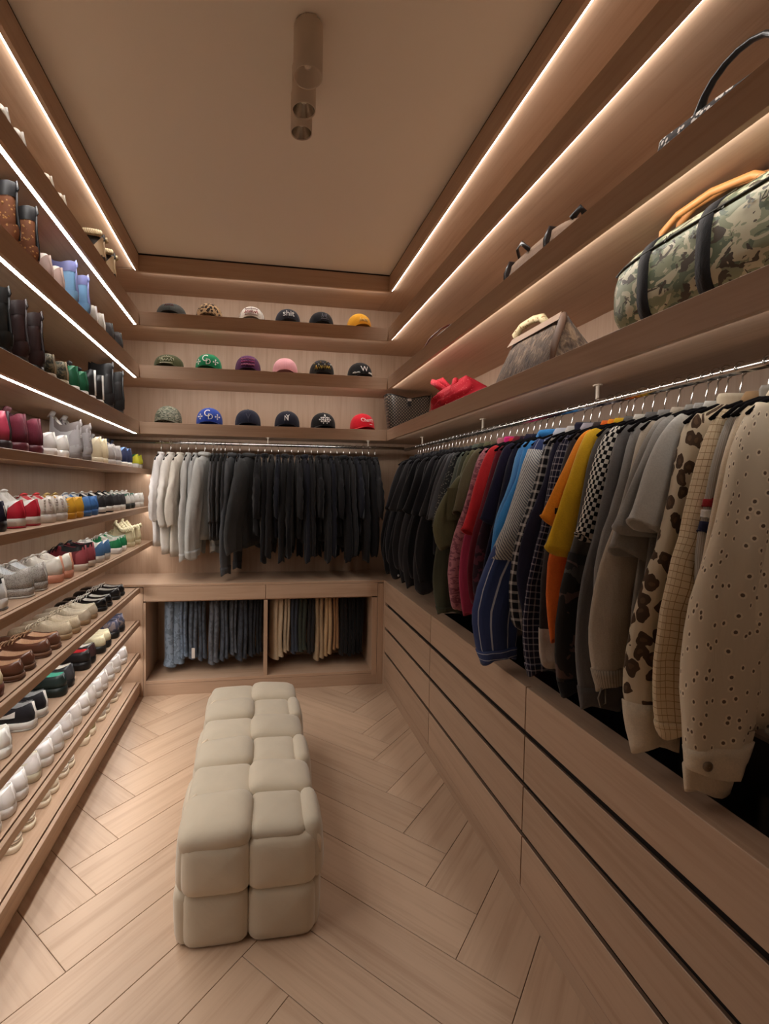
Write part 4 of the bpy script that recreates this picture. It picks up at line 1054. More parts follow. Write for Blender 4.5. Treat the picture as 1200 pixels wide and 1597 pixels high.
# shelf, (y of each shoe), kind, pair description, geometry, colours
SHOES = [
 ('A', (1.92, 2.04), 'sneaker', 'cream sneaker peeking over the highest shoe shelf near the entrance', LOWTOP, dict(up=OW, sole=W_, lace=OW, tongue=OW)),
 ('A', (2.30, 2.44), 'sneaker', 'sand sneaker peeking over the middle of the highest shoe shelf', LOWTOP, dict(up=(206, 184, 156), sole=OW, lace=OW, tongue=OW)),
 ('A', (2.98, 3.20), 'boot', 'tan and black fleece-trimmed boot at the end of the highest shoe shelf', dict(BOOT, heel=.15, ankle=.15, front=.15), dict(up=(52, 46, 40), sole=(196, 164, 124), fringe=(206, 186, 150), heelc=(200, 172, 134), lace=OW)),
 ('B', (1.97, 2.13), 'boot', 'brown studded leather boot with black padded collar', BOOT, dict(up=SPOTBOOT, sole=(40, 32, 28), collar=BK, lace=(150, 90, 110), stud=(206, 160, 96))),
 ('B', (2.28, 2.40), 'sneaker', 'white high sneaker with pink lining', dict(HIGH, heel=.1, front=.12), dict(up=(220, 208, 196), sole=W_, lining=(206, 96, 100), lace=W_, tongue=(222, 206, 198), heelc=(196, 170, 160))),
 ('B', (2.56, 2.72), 'boot', 'sky blue tall boot with violet collar', dict(BOOT, heel=.188, ankle=.172, front=.205), dict(up=(120, 166, 206), sole=(70, 90, 130), collar=(116, 120, 168), lace=(150, 180, 212), stripe=(140, 186, 220))),
 ('B', (2.87, 2.99), 'sneaker', 'pale grey knit sneaker beyond the sky blue boots', dict(HIGH, heel=.098, ankle=.08, front=.115), dict(up=fabric((176, 168, 156)), sole=W_, lace=W_, tongue=(190, 182, 170))),
 ('B', (3.16, 3.34), 'sneaker', 'charcoal chunky sneaker at the far end of the second shelf', dict(HIGH, heel=.1, ankle=.095), dict(up=fabric((58, 54, 54)), sole=(52, 50, 48), lace=BK, tongue=BK)),
 ('C', (1.79, 1.91), 'boot', 'plain black lace-up boot', BOOT, dict(up=(26, 27, 26), sole=BK, lace=BK, collar=(18, 18, 18))),
 ('C', (2.03, 2.16), 'boot', 'dark burgundy brown boot with padded collar', BOOT, dict(up=(50, 30, 30), sole=BK, lace=BK, collar=(38, 24, 24))),
 ('C', (2.30, 2.43), 'sneaker', 'camouflage sneaker with red laces', dict(HIGH, heel=.085, ankle=.08, front=.1), dict(up=camo(((92, 90, 70), (60, 62, 50), (116, 106, 84), (40, 42, 36)), 38), sole=(150, 132, 106), lace=(176, 96, 84), tongue=(70, 72, 58), stripe=(186, 60, 56))),
 ('C', (2.57, 2.69), 'sneaker', 'emerald green mid sneaker', dict(HIGH, heel=.1, ankle=.09, front=.11), dict(up=(22, 110, 70), sole=W_, lace=(40, 130, 90), tongue=(24, 120, 76), heelc=(18, 90, 60))),
 ('C', (2.82, 2.95), 'sneaker', 'black high-top with big white side lettering shapes', dict(HIGH, heel=.14, ankle=.12, front=.16), dict(up=(26, 25, 26), sole=W_, lace=BK, tongue=BK, stripe=W_)),
 ('C', (3.14, 3.36), 'boot', 'tall black leather boot at the end of the third shelf', TALL, dict(up=(30, 29, 30), sole=BK, collar=(22, 21, 22), strap=BK)),
 ('D', (1.80, 1.90), 'sneaker', 'raspberry pink and black high-top', dict(HIGH, heel=.105), dict(up=(176, 60, 84), sole=(46, 34, 38), lace=(60, 34, 44), tongue=(140, 46, 66), stripe=(44, 34, 38))),
 ('D', (2.02, 2.15), 'sneaker', 'maroon suede high-top', dict(HIGH, heel=.11, sole=.036), dict(up=fabric((98, 36, 50)), sole=(92, 34, 46), lace=(84, 34, 46), tongue=(110, 46, 58), lining=(80, 40, 48))),
 ('D', (2.29, 2.42), 'sneaker', 'clean white sneaker beside the silver boots', dict(RUN), dict(up=W_, sole=W_, lace=W_, tongue=W_, heelc=(214, 210, 204))),
 ('D', (2.60, 2.74), 'boot', 'silver grey padded high-top boot', dict(BOOT, heel=.15, ankle=.13, front=.185, sole=.036), dict(up=(166, 164, 166), sole=(108, 100, 96), collar=(118, 110, 108), lace=W_, tongue=(206, 202, 200), heelc=(150, 146, 146), logo=('*', (220, 218, 216), .05))),
 ('D', (2.92, 3.03), 'sneaker', 'ivory high-top with layered panels', dict(HIGH, heel=.115), dict(up=(216, 204, 174), sole=(206, 194, 166), lace=OW, tongue=(222, 214, 190), heelc=(206, 192, 160))),
 ('D', (3.17, 3.30), 'sneaker', 'mesh grey basketball sneaker', dict(HIGH, heel=.095), dict(up=fabric((158, 152, 150)), sole=(176, 170, 166), lace=W_, tongue=(140, 136, 134))),
 ('D', (3.46, 3.58), 'sneaker', 'cornflower blue and navy sneaker', dict(HIGH, heel=.1), dict(up=(96, 134, 190), sole=W_, lace=(40, 48, 80), tongue=(36, 42, 70), heelc=(44, 52, 84))),
 ('D', (3.76, 3.88), 'sneaker', 'lime yellow and green sneaker', RUN, dict(up=(40, 110, 70), sole=W_, lace=W_, tongue=(40, 110, 60), heelc=(212, 208, 60))),
 ('E', (1.855,), 'sneaker', 'navy sneaker with yellow lining and white V on the heel', RUN, dict(up=(34, 30, 50), sole=BK, lining=(206, 178, 50), heelc=(30, 26, 46), lace=(206, 178, 50), logo=('V', (216, 212, 206), .06))),
 ('E', (2.0, 2.118), 'sneaker', 'white sneaker with glossy red heel and collar', dict(RUN, front=.1), dict(up=W_, sole=(214, 206, 196), out=(176, 44, 56), heelc=(188, 36, 54), tongue=(226, 220, 214), stripe=(180, 40, 54), lace=W_)),
 ('E', (2.272, 2.398), 'sneaker', 'white sneaker with rows of heel spikes', dict(RUN, heel=.078), dict(up=(216, 208, 198), sole=(214, 206, 196), spikes=(196, 188, 178), lace=W_, tongue=(206, 60, 66), lining=(200, 70, 74))),
 ('E', (2.515, 2.61), 'sneaker', 'golden yellow sneaker with pale tongue', dict(W=.094), dict(up=(214, 160, 44), sole=(206, 152, 46), heelc=(220, 168, 50), lace=(222, 206, 160), tongue=(220, 190, 120))),
 ('E', (2.725, 2.84), 'sneaker', 'cornflower blue canvas sneaker with blue sole', dict(W=.1), dict(up=(74, 122, 184), sole=(66, 112, 172), lace=W_, tongue=(206, 204, 196), lining=(216, 212, 204))),
 ('E', (2.985, 3.125), 'sneaker', 'black and white panelled sneaker with white straps', RUN, dict(up=BK, sole=W_, out=BK, lace=W_, tongue=W_, stripe=W_, heelc=(46, 44, 46))),
 ('E', (3.27, 3.39), 'sneaker', 'black sneaker with white sole on the second thin shelf', RUN, dict(up=(34, 32, 34), sole=W_, lace=BK, tongue=BK, heelc=(60, 58, 60))),
 ('E', (3.53, 3.655), 'sneaker', 'white sneaker with dark green heel bands', RUN, dict(up=(206, 206, 200), sole=(40, 44, 42), lace=(70, 120, 104), tongue=W_, heelc=(214, 212, 206), stripe=(40, 52, 48), collar=(74, 118, 100))),
 ('E', (3.80, 3.92), 'sneaker', 'plain white sneaker last on the second thin shelf', RUN, dict(up=W_, sole=W_, lace=W_, tongue=W_)),
 ('F', (1.85,), 'sneaker', 'black and white chunky sneaker at the near end of the third thin shelf', dict(RUN, sole=.04), dict(up=(206, 206, 206), sole=W_, out=(118, 112, 108), collar=BK, stripe=BK, lace=BK, tongue=BK)),
 ('F', (2.06, 2.185), 'sneaker', 'grey glitter sneaker with white lining', dict(RUN, heel=.08, W=.1), dict(up=SPK, sole=SPK, out=(196, 190, 184), lining=(206, 208, 210), lace=W_, tongue=W_)),
 ('F', (2.352, 2.462), 'sneaker', 'white sneaker with peach pink sole', dict(RUN, heel=.082), dict(up=(222, 216, 204), sole=(214, 150, 124), lace=W_, tongue=(226, 220, 212), stripe=(214, 150, 90))),
 ('F', (2.665, 2.785), 'sneaker', 'maroon and black sneaker with padded ankle', dict(HIGH, heel=.095, ankle=.085, front=.1), dict(up=(112, 34, 44), sole=(206, 190, 174), collar=BK, lace=BK, tongue=BK, heelc=(150, 70, 76), lining=BK)),
 ('F', (2.94, 3.05), 'sneaker', 'white and denim blue sneaker', dict(RUN, heel=.08), dict(up=(206, 206, 200), sole=(206, 200, 190), lace=W_, tongue=W_, heelc=(76, 116, 158), stripe=(64, 104, 150), mudguard=(70, 110, 156))),
 ('F', (3.295, 3.42), 'sneaker', 'kelly green and white sneaker', RUN, dict(up=(40, 140, 92), sole=W_, lace=W_, tongue=W_, collar=(218, 216, 208), heelc=(30, 126, 80))),
 ('F', (3.64, 3.80), 'sneaker', 'buttery cream fringed sneaker', dict(HIGH, heel=.1, ankle=.08), dict(up=(222, 212, 176), sole=(214, 204, 168), lace=(222, 212, 176), tongue=(222, 212, 176), fringe=(226, 216, 182))),
 ('G', (1.81,), 'clog', 'ivory clog with red-brown sole at the near end of the loafer shelf', CLOG, dict(up=(222, 206, 172), sole=(104, 54, 40), lining=(196, 150, 110))),
 ('G', (1.965, 2.07), 'loafer', 'chocolate brown moccasin with a rubber sole, nearer pair', LOAF, dict(up=leather((98, 62, 46), .25), sole=(112, 78, 58), out=(88, 58, 42), lining=(196, 158, 128), lace=(206, 170, 136))),
 ('G', (2.215, 2.315), 'loafer', 'glossy chestnut boat shoe with a leather bow', LOAF, dict(up=leather((104, 68, 52), .22), sole=(124, 88, 66), out=(96, 64, 48), lining=(206, 166, 134), lace=(198, 158, 122))),
 ('G', (2.455, 2.55), 'espadrille', 'oatmeal woven slip-on, nearer pair', CANV, dict(up=fabric((206, 190, 162), weave=160), sole=(176, 148, 112), lining=(214, 200, 176), lace=(222, 210, 188))),
 ('G', (2.70, 2.815), 'espadrille', 'pale woven slip-on with braided lace, farther pair', CANV, dict(up=fabric((214, 202, 178), weave=160), sole=(166, 138, 104), lining=(214, 204, 184), lace=(226, 216, 196), heelc=(196, 182, 160))),
 ('G', (2.985, 3.085), 'loafer', 'black patent moccasin with white laces', LOAF, dict(up=leather((26, 24, 25), .15), sole=BK, lining=(196, 190, 182), lace=(222, 216, 206))),
 ('G', (3.265, 3.375), 'loafer', 'black polished loafer last on the loafer shelf', LOAF, dict(up=leather((32, 30, 31), .2), sole=BK, lining=(180, 174, 166), lace=(214, 206, 196))),
 ('H', (1.86,), 'sneaker', 'plain white sneaker at the near end of the black sneaker shelf', RUN, dict(up=W_, sole=W_, lace=W_, tongue=W_, stripe=(206, 200, 194))),
 ('H', (2.065, 2.17), 'sneaker', 'black suede sneaker with white curved stripe and white sole', dict(RUN, heel=.07, sole=.034), dict(up=fabric((34, 32, 36)), sole=W_, out=(196, 190, 182), lace=BK, tongue=(190, 200, 160), stripe=W_, lining=(150, 150, 150))),
 ('H', (2.375,), 'slide', 'black clog with teal footbed', CLOG, dict(up=(30, 44, 42), sole=(24, 34, 32), lining=(96, 184, 160))),
 ('H', (2.475,), 'sneaker', 'black trainer standing beside the teal clog', RUN, dict(up=(34, 34, 38), sole=(40, 40, 42), lace=BK, tongue=BK, heelc=(70, 70, 74))),
 ('H', (2.70,), 'clog', 'black clog with red lining', CLOG, dict(up=(30, 26, 27), sole=(22, 20, 21), lining=(196, 50, 54), strap=(170, 44, 48))),
 ('H', (2.79,), 'sneaker', 'black runner with thin red trim', RUN, dict(up=(36, 32, 34), sole=BK, lace=BK, tongue=BK, heelc=(64, 40, 42))),
 ('H', (2.95, 3.055), 'clog', 'cream quilted clog with black sole', dict(CLOG, W=.098), dict(up=fabric((222, 212, 178)), sole=(28, 26, 26), lining=(226, 218, 190))),
 ('H', (3.23, 3.365), 'clog', 'slate blue printed clog with black sole', dict(CLOG, heel=.075, ankle=.07, W=.104), dict(up=blotch((74, 76, 96), (132, 120, 120), 40, .54), sole=BK, lining=(60, 60, 72))),
]
for i, y in enumerate((1.78, 1.885, 1.985, 2.10, 2.215, 2.325, 2.44, 2.57, 2.685, 2.78, 2.885, 2.995, 3.13, 3.265, 3.42)):
    cr = i == 3
    SHOES.append(('I', (y,), 'sneaker', f'{"cream textured" if cr else "white leather"} sneaker, {ORD[i]} along the white sneaker shelf', dict(RUN, heel=.068+.006*hsh(i), W=.1),
                  dict(up=(speckle((222, 214, 190), (190, 176, 140), 120, .3) if cr else leather(tuple(q-int(6*hsh(i, 3)) for q in (228, 224, 222)), .42)), sole=(224, 218, 212) if not cr else (206, 196, 172), lace=W_, tongue=W_, heelc=(220, 214, 210) if i % 2 else None, collar=(214, 208, 204) if i % 3 == 0 else None)))
JL = [((1.83,), (70, 58, 56), 'dark speckled', CANV), ((2.0, 2.12), (206, 190, 168), 'cream striped', CANV), ((2.27, 2.36), (190, 174, 152), 'taupe', CANV), ((2.48, 2.56), (214, 204, 190), 'white strappy', CANV),
      ((2.78, 2.88), (150, 140, 96), 'olive', CLOG), ((3.06, 3.15), (170, 158, 144), 'grey knit', CANV), ((3.31, 3.40), (150, 132, 116), 'brown canvas', CANV)]
for i, (ys, c, nm, g) in enumerate(JL):
    SHOES.append(('J', ys, 'slip_on', f'{nm} slip-on on the lowest floor-level shelf', g, dict(up=(stripes(c, tuple(int(q*.6) for q in c), 90, .35, 'z') if 'strip' in nm or 'strap' in nm else fabric(c)), sole=(206, 190, 166), lining=(196, 180, 156), lace=OW if i % 2 else None)))

for (k, ys, kind, lab, geo, col) in SHOES:
    z = SHELF[k][1]-.001 if k in SHELF else LOW[k]-.001
    sh = Shoe(**geo)
    x = XL-.043 if k not in 'J' else XL-.075
    src = None
    for i, y in enumerate(ys):
        lb = lab if len(ys) == 1 else f'{lab}, {"nearer" if i == 0 else "farther"} of two'
        rz = PI+math.radians(-3+6*hsh(lab, i))
        xx = x-.006*hsh(lab, i, 2)
        if src is None:
            src = make_shoe(kind, lb, kind.replace('_', '-') if kind != 'slip_on' else 'shoe', 'shoes on the shoe wall', (xx, y, z), rz, sh, **col)
        else:
            c = copy_tree(src); c.location = (xx, y, z); c.rotation_euler = (0, 0, rz); c['label'] = lb

# ================================================================ caps: local frame, brim towards -y, base at z = 0
class Cap:
    def __init__(s, rx=.098, ry=.102, h=.125, n=2.9, front=.0): s.rx, s.ry, s.h, s.n, s.front = rx, ry, h, n, front
    def rho(s, z):
        t = max(0, min(1, z/s.h)); return (1-t**s.n)**(1/2.1)
    def y(s, x, z, off=.002):
        r = s.rho(z); q = r*r-(x/s.rx)**2
        return -(s.ry+s.front*(z/s.h))*math.sqrt(max(q, 0.0))-off
    def crown(s):
        m = MB(); N = 24; rings = []
        for i in range(13):
            z = s.h*math.sin(PI/2*i/12.6) if i else 0
            r = s.rho(z); rings.append([(s.rx*r*math.cos(2*PI*k/N), (s.ry+(s.front*z/s.h if math.sin(2*PI*k/N) < 0 else 0))*r*math.sin(2*PI*k/N), z+.014) for k in range(N)])
        m.loft(rings, True, True); return m
    def brim(s, ln=.07, curve=.022, drop=.012):
        m = MB(); nu, nv = 14, 5; top = []
        for i in range(nu+1):
            a = lerp(-1.15, 1.15, i/nu); row = []
            for j in range(nv+1):
                v = j/nv; x = s.rx*1.0*math.sin(a)*(1+.02*v); yb = -s.ry*math.cos(a)*.98
                x2 = x*(1-.12*v*v)
                y2 = yb-ln*v*math.cos(a*.95)**.7 if math.cos(a*.95) > 0 else yb
                row.append((x2, y2, .018-.5*drop*v+curve*(1-(a/1.15)**2)-.4*curve))
            top.append(row)
        n1 = nv+1; vs = [p for r in top for p in r]; bot = [(p[0], p[1], p[2]-.003) for p in vs]
        fs = [(i*n1+j, i*n1+j+1, (i+1)*n1+j+1, (i+1)*n1+j) for i in range(nu) for j in range(nv)]
        N = len(vs); rim = [i*n1+nv for i in range(nu+1)]
        m.add(vs+bot, fs+[tuple(N+q for q in f[::-1]) for f in fs]+[(rim[i], rim[i+1], N+rim[i+1], N+rim[i]) for i in range(nu)]); return m
    def seams(s):
        m = MB()
        for k in range(6):
            a = -PI/2+k*PI/3; pts = []
            for i in range(8):
                z = s.h*.985*math.sin(PI/2*i/7); r = s.rho(z)*1.004; fy = s.front*z/s.h if math.sin(a) < 0 else 0
                pts.append((s.rx*r*math.cos(a), (s.ry+fy)*r*math.sin(a), z+.014))
            m.tube(pts, .0011, 4)
        return m
    def wrap(s, pts_faces, name, mat, parent, off=.0025):
        vs, fs = pts_faces; m = MB()
        m.add([(x, s.y(x, z, off), z+.014) for x, z in vs], fs); return m.build(name, mat, parent)
    def text(s, txt, size, x0, z0, name, mat, parent, squash=1.0, off=.0028, arch=0.0):
        me = text_mesh(txt, size, name, mat)
        for v in me.vertices:
            x = x0+v.co.x*squash; z = z0+v.co.y+arch*(x*x)
            v.co = (x, s.y(x, z, off)-v.co.z, z+.014)
        return share(name, me, parent)
    def squiggle(s, x0, x1, z, amp, n, w, name, mat, parent, arch=0.0, seed=0):
        """a line of stitched script too small to read: an uneven zigzag"""
        m = MB(); pts = []
        for i in range(n):
            x = lerp(x0, x1, i/(n-1)); zz = z+(amp if i % 2 else -amp)*(.55+.6*hsh(i, seed))+arch*(1-((x-(x0+x1)/2)/((x1-x0)/2))**2)
            pts.append((x, s.y(x, zz, .0015), zz+.014))
        m.tube(pts, w*1.35, 4); return m.build(name, mat, parent, True)

def cross_mark(c, cx, cz, r):
    vs, fs = [], []
    for k in range(4):
        a = k*PI/2; ca, sa = math.cos(a), math.sin(a)
        for px, pz in ((.12, -.1), (.55, -.1), (.6, -.34), (1.0, 0), (.6, .34), (.55, .1), (.12, .1)):
            vs.append((cx+r*(px*ca-pz*sa)*.8, cz+r*(px*sa+pz*ca)))
        b = k*7; fs.append(tuple(range(b, b+7)))
    return vs, fs

CAPS = [
 ('A', -.648, 'charcoal grey cap with small dark red emblem', fabric((74, 74, 70)), None, 'dk'), ('A', -.374, 'leopard print cap', leopard((176, 142, 104), (44, 32, 26), 48.0, (96, 66, 44), uv=False, cut=.5), None, None),
 ('A', -.059, 'white trucker cap with red script and black mesh back', fabric((224, 214, 202)), fabric((30, 27, 28)), 'trk'), ('A', .215, 'black cap with bold white lettering', fabric((40, 38, 44)), fabric((60, 60, 78)), 'sht'),
 ('A', .475, 'black cap with thin pale bird sketch', fabric((26, 24, 27)), None, 'bird'), ('A', .778, 'mustard yellow cap with pale script', fabric((226, 160, 40)), None, 'yel'),
 ('B', -.667, 'olive cap with arched cream lettering', fabric((72, 74, 46)), None, 'olv'), ('B', -.378, 'kelly green cap with white gothic monogram', fabric((28, 124, 80)), None, 'cd'),
 ('B', -.086, 'purple trucker cap with pink lettering', fabric((84, 40, 78)), fabric((58, 30, 60)), 'pur'), ('B', .198, 'plain pink fuzzy cap', fabric((222, 160, 164)), None, None),
 ('B', .485, 'black cap with yellow script band and charms', fabric((34, 30, 26)), None, 'yb'), ('B', .79, 'black cap with white W and white side script', fabric((24, 22, 22)), None, 'w'),
 ('C', -.672, 'grey green camouflage cap', camo(((120, 122, 104), (84, 90, 76), (150, 146, 128), (58, 62, 52)), 40, (1, 1, 2.5)), None, None), ('C', -.372, 'royal blue cap with white gothic monogram', fabric((46, 72, 156)), None, 'cd'),
 ('C', -.084, 'dark navy cap with tonal emblem', fabric((34, 36, 52)), None, 'v'), ('C', .217, 'navy cap with white interlocking N and Y', fabric((30, 30, 42)), None, 'ny'),
 ('C', .5, 'black cap with white cross cluster emblem', fabric((24, 22, 23)), None, 'cr'), ('C', .817, 'bright red cap with white script', fabric((206, 30, 46)), None, 'ch'),
]
THR = plain('white_thread', (228, 224, 216), .7); THD = lambda c: plain('thread', c, .7)
for k, x, lab, mat, mat2, art in CAPS:
    z = SHELF[k][1]
    t = thing('cap', lab+f' on the {SN[k]} cap shelf', 'cap', (x, 3.775, z-.0005), math.radians(-4+8*hsh(lab)+(7 if x > .6 else 0)), 'caps on the back wall shelves')
    c = Cap(h=.122+.01*hsh(lab, 1), front=.012 if art in ('trk', 'pur', 'cd') else 0)
    if art in ('olv', 'dk'): c = Cap(rx=.108, h=.106)
    if mat2:
        m = c.crown()
        for i, f in enumerate(m.f):
            if sum(m.v[q][1] for q in f)/len(f) > -.035: m.m[i] = 1
        m.build('crown', [mat, mat2], t, True)
    else: c.crown().build('crown', mat, t, True)
    c.brim(.068, .02).build('brim', mat2 if art == 'pur' else mat, t, True)
    c.seams().build('seam_tape', mat2 or mat, t, True)
    m = MB(); m.lathe([(.001, .006), (.006, .005), (.008, 0)], 10, (0, 0, c.h+.012)); m.build('top_button', mat, t, True)
    if art == 'trk':
        for i, (zz, am, w, col) in enumerate(((.088, .006, .0016, (120, 50, 54)), (.062, .011, .0022, (190, 36, 52)), (.04, .004, .0014, (110, 44, 50)))): c.squiggle(-.048, .048, zz, am, 17 if i != 1 else 13, w, 'script', THD(col), t, seed=i)
    elif art == 'sht': c.text('shit', .068, 0, .05, 'lettering', THR, t, .92)
    elif art == 'bird':
        c.squiggle(-.005, .035, .075, .016, 7, .0016, 'sketch', THD((170, 166, 176)), t); c.squiggle(-.01, .05, .048, .003, 9, .0012, 'script', THD((150, 146, 156)), t)
    elif art == 'yel': c.squiggle(-.02, .045, .06, .014, 11, .0024, 'script', THD((238, 214, 160)), t)
    elif art == 'dk': c.squiggle(-.04, .02, .075, .008, 9, .0026, 'emblem', THD((110, 34, 36)), t)
    elif art == 'olv':
        c.squiggle(-.052, .052, .055, .006, 19, .002, 'arched_script', THD((206, 198, 170)), t, arch=.022); c.squiggle(-.04, .04, .05, .009, 9, .0028, 'emblem', THD((196, 190, 164)), t); c.squiggle(-.045, .045, .027, .003, 23, .002, 'script', THD((206, 198, 170)), t)
    elif art == 'cd':
        c.text('C', .075, -.012, .052, 'monogram', THR, t, .9); c.text('D', .06, .012, .03, 'monogram', THR, t, .9, .0034)
        for sx in (-1, 1): c.wrap(cross_mark(c, sx*.062, .052, .024), 'cross', THR, t)
    elif art == 'pur':
        for i, (zz, w) in enumerate(((.09, .002), (.068, .002), (.044, .0026))): c.squiggle(-.05, .05, zz, .006, 19, w, 'script', THD((206, 120, 146) if i != 1 else (170, 60, 110)), t, seed=i)
    elif art == 'yb':
        c.squiggle(-.058, .058, .055, .013, 15, .0034, 'script', THD((206, 166, 60)), t)
        for i in range(9):
            xx = -.07+.0175*i; zz = .09+.012*math.sin(i*2.3)
            m = MB(); m.lathe([(.001, .006), (.006, .003), (.007, -.004), (.001, -.006)], 7, (xx*.9, c.y(xx*.9, zz, .003), zz+.014)); m.build('charm', THD([(150, 130, 90), (96, 92, 110), (190, 186, 176)][i % 3]), t, True)
    elif art == 'w':
        c.text('W', .06, .008, .042, 'monogram', THR, t); c.squiggle(-.078, -.03, .03, .006, 13, .0032, 'script', THR, t, seed=3); c.squiggle(.042, .08, .03, .006, 11, .0032, 'script', THR, t, seed=4)
    elif art == 'v': c.text('V', .06, 0, .045, 'emblem', THD((58, 60, 76)), t)
    elif art == 'ny': c.text('N', .058, -.004, .042, 'monogram', THR, t, .8); c.text('Y', .058, .006, .05, 'monogram', THR, t, .8, .0034)
    elif art == 'cr':
        for cx_, cz_, rr in ((0, .075, .03), (-.03, .06, .022), (.03, .06, .022), (-.014, .045, .02), (.014, .045, .02)): c.wrap(cross_mark(c, cx_, cz_, rr), 'cross', THR, t, .0026+.0004*rr*10)
    elif art == 'ch':
        c.text('Cherry', .042, .015, .055, 'script', THR, t, .9, arch=2.0); c.squiggle(.03, .055, .035, .003, 7, .0016, 'script', THR, t)

# ================================================================ woven ottoman
def pillow(hx, hy, hz, e1=.45, e2=.32, nu=20, nv=9, sag=0.0):
    """puffed rectangular pad, superellipsoid"""
    m = MB(); rings = []
    sp = lambda c, e: math.copysign(abs(c)**e, c)
    for i in range(nv+1):
        v = -PI/2+PI*i/nv; cv, sv = sp(math.cos(v), e1), sp(math.sin(v), .8)
        if i in (0, nv): cv = .001
        rings.append([(hx*cv*sp(math.cos(2*PI*k/nu+.02), e2), hy*cv*sp(math.sin(2*PI*k/nu+.02), e2), hz*sv) for k in range(nu)])
    m.loft(rings, True, True); return m
OX, OY0, OY1, OW2, OH = -.022, 1.60, 2.80, .222, .375
VEL = velvet((203, 190, 168)); t = thing('woven_ottoman', 'long taupe velvet ottoman of woven padded strips on the floor', 'ottoman', (OX, (OY0+OY1)/2, 0))
HLn = (OY1-OY0)/2
m = MB(); m.box(-OW2+.03, OW2-.03, -HLn+.03, HLn-.03, .012, OH-.03, .02); m.build('core', plain('ottoman_core', (120, 106, 88), .9), t)
m = MB(); m.box(-OW2+.05, OW2-.05, -HLn+.06, HLn-.06, 0, .014, .002); m.build('base_board', BLACK, t)
rows = 6; st = (OY1-OY0)/rows
def pad(hx, hy, hz, loc, rot, e2=.33, e1=.58):
    o = pillow(hx, hy, hz, e1, e2).build('woven_pad', VEL, t, True); o.location = loc; o.rotation_euler = rot; return o
for r in range(rows):
    y = -HLn+(r+.5)*st
    for c in (0, 1):
        over = (r+c) % 2 == 0
        s = -1 if c == 0 else 1
        j = lambda q: (hsh(r, c, q)-.5)
        first = r == 0 and c == 0
        if over: pad(OW2*.5+.016, st*.5+.006+(.01 if first else 0), .052 if first else .047, (s*(OW2*.5+.004), y+.004*j(1)-(.012 if first else 0), OH-.012), (.05*j(2)+(.1 if first else 0), s*.08, .05*j(3)), .38)
        else: pad(OW2*.5-.012 if c else OW2*.5+.01, st*.5+.012, .036, (s*(OW2*.5-.014 if c else OW2*.5+.002), y+.004*j(1), OH-.017), (.03*j(2), s*.02, .03*j(3)), .28)
for s in (-1, 1):                       # long sides, two courses
    for r in range(rows):
        y = -HLn+(r+.5)*st; c = 0 if s < 0 else 1
        topover = (r+c) % 2 == 0
        j = lambda q: (hsh(r, s, q)-.5)
        hz1 = .100 if topover else (.088 if s < 0 else .110)
        pad(hz1, st*.5+(.004 if topover else .01), .036 if topover else .042, (s*(OW2-.008+(0 if topover else .006)), y, .185+hz1-.008 if topover else .19+hz1-.012), (0, s*(PI/2-.06), .02*j(3)))
        pad(.102, st*.5+(.01 if topover else .003), .042 if topover else .036, (s*(OW2-.006), y, .096), (0, s*(PI/2+.02), .02*j(4)))
        if not topover:                 # pale lining lip where the strip turns over the edge
            m = MB(); m.tube([(s*(OW2-.022), y-st*.42, OH+.006), (s*(OW2-.004), y-st*.47, OH-.006), (s*(OW2+.016), y-st*.5, OH-.05), (s*(OW2+.02), y-st*.5, OH-.09)], [.006, .009, .009, .005], 7)
            m.build('strip_edge', velvet((226, 208, 182)), t, True)
for s in (-1, 1):                       # short ends
    for c in (0, 1):
        sx = -1 if c == 0 else 1; over = (c == 0) == (s < 0)
        pad(OW2*.5+(.004 if over else .008), .092, .042 if over else .037, (sx*OW2*.5, s*(HLn-.006), .268), (PI/2+s*.04, 0, .01*sx))
        pad(OW2*.5+(.006 if not over else 0), .1, .038 if over else .043, (sx*OW2*.5, s*(HLn-.008), .095), (PI/2, 0, 0))

for i in range(5):                      # gathered creases where the near strip is tucked
    m = MB(); y = -HLn+.075+.016*i
    m.tube([(-.062+.006*(i % 2), y+.006, OH+.0335), (-.035, y+.002, OH+.028), (-.014, y, OH+.012)], [.0008, .0032, .0022], 6); m.build('gather', VEL, t, True)

# ================================================================ bags
def blob(rings_fn, nz, N, noise=.0, seed=0):
    rings = []
    for i in range(nz+1):
        r = []
        for k in range(N):
            p = Vector(rings_fn(i/nz, 2*PI*k/N)); r.append(p)
        rings.append(r)
    return rings
def srect(a, e=.35):
    return math.copysign(abs(math.cos(a))**e, math.cos(a)), math.copysign(abs(math.sin(a))**e, math.sin(a))
ZC_, ZB_ = SHELF['C'][1], SHELF['B'][1]
# patterned tote in the corner
t = thing('tote_bag', 'black coated tote with pale chevron dot pattern in the shelf corner', 'bag', (1.165, 3.70, ZC_))
H = .285; m = MB()
def f(u, a):
    cx_, cy_ = srect(a, .4); sagf = .035*math.exp(-((cx_)/.55)**2)*(1 if cy_ < 0 else .4)
    return (cx_*(.15+.035*u), cy_*(.06+.01*u), H*u-(sagf*u**3))
rg = blob(f, 8, 32); m.loft(rg, True, False); m.build('body', chevron_canvas(), t, True)
m = MB(); rin = [[(p[0]*.97, p[1]*.9, p[2]-.002) for p in rg[-1]], [(p[0]*.9, p[1]*.75, p[2]-.12) for p in rg[-1]]]
m.loft(rin, False, True); m.build('lining', plain('bag_lining', (14, 11, 10), .9), t, True)
m = MB(); m.tube([rg[-1][k] for k in range(32)]+[rg[-1][0]], .004, 6); m.build('rim', leather((20, 17, 17), .3), t, True)
m = MB(); m.box(-.02, .008, -.077, -.073, .19, .245, .001); m.build('strap_tab', leather((18, 15, 15)), t)
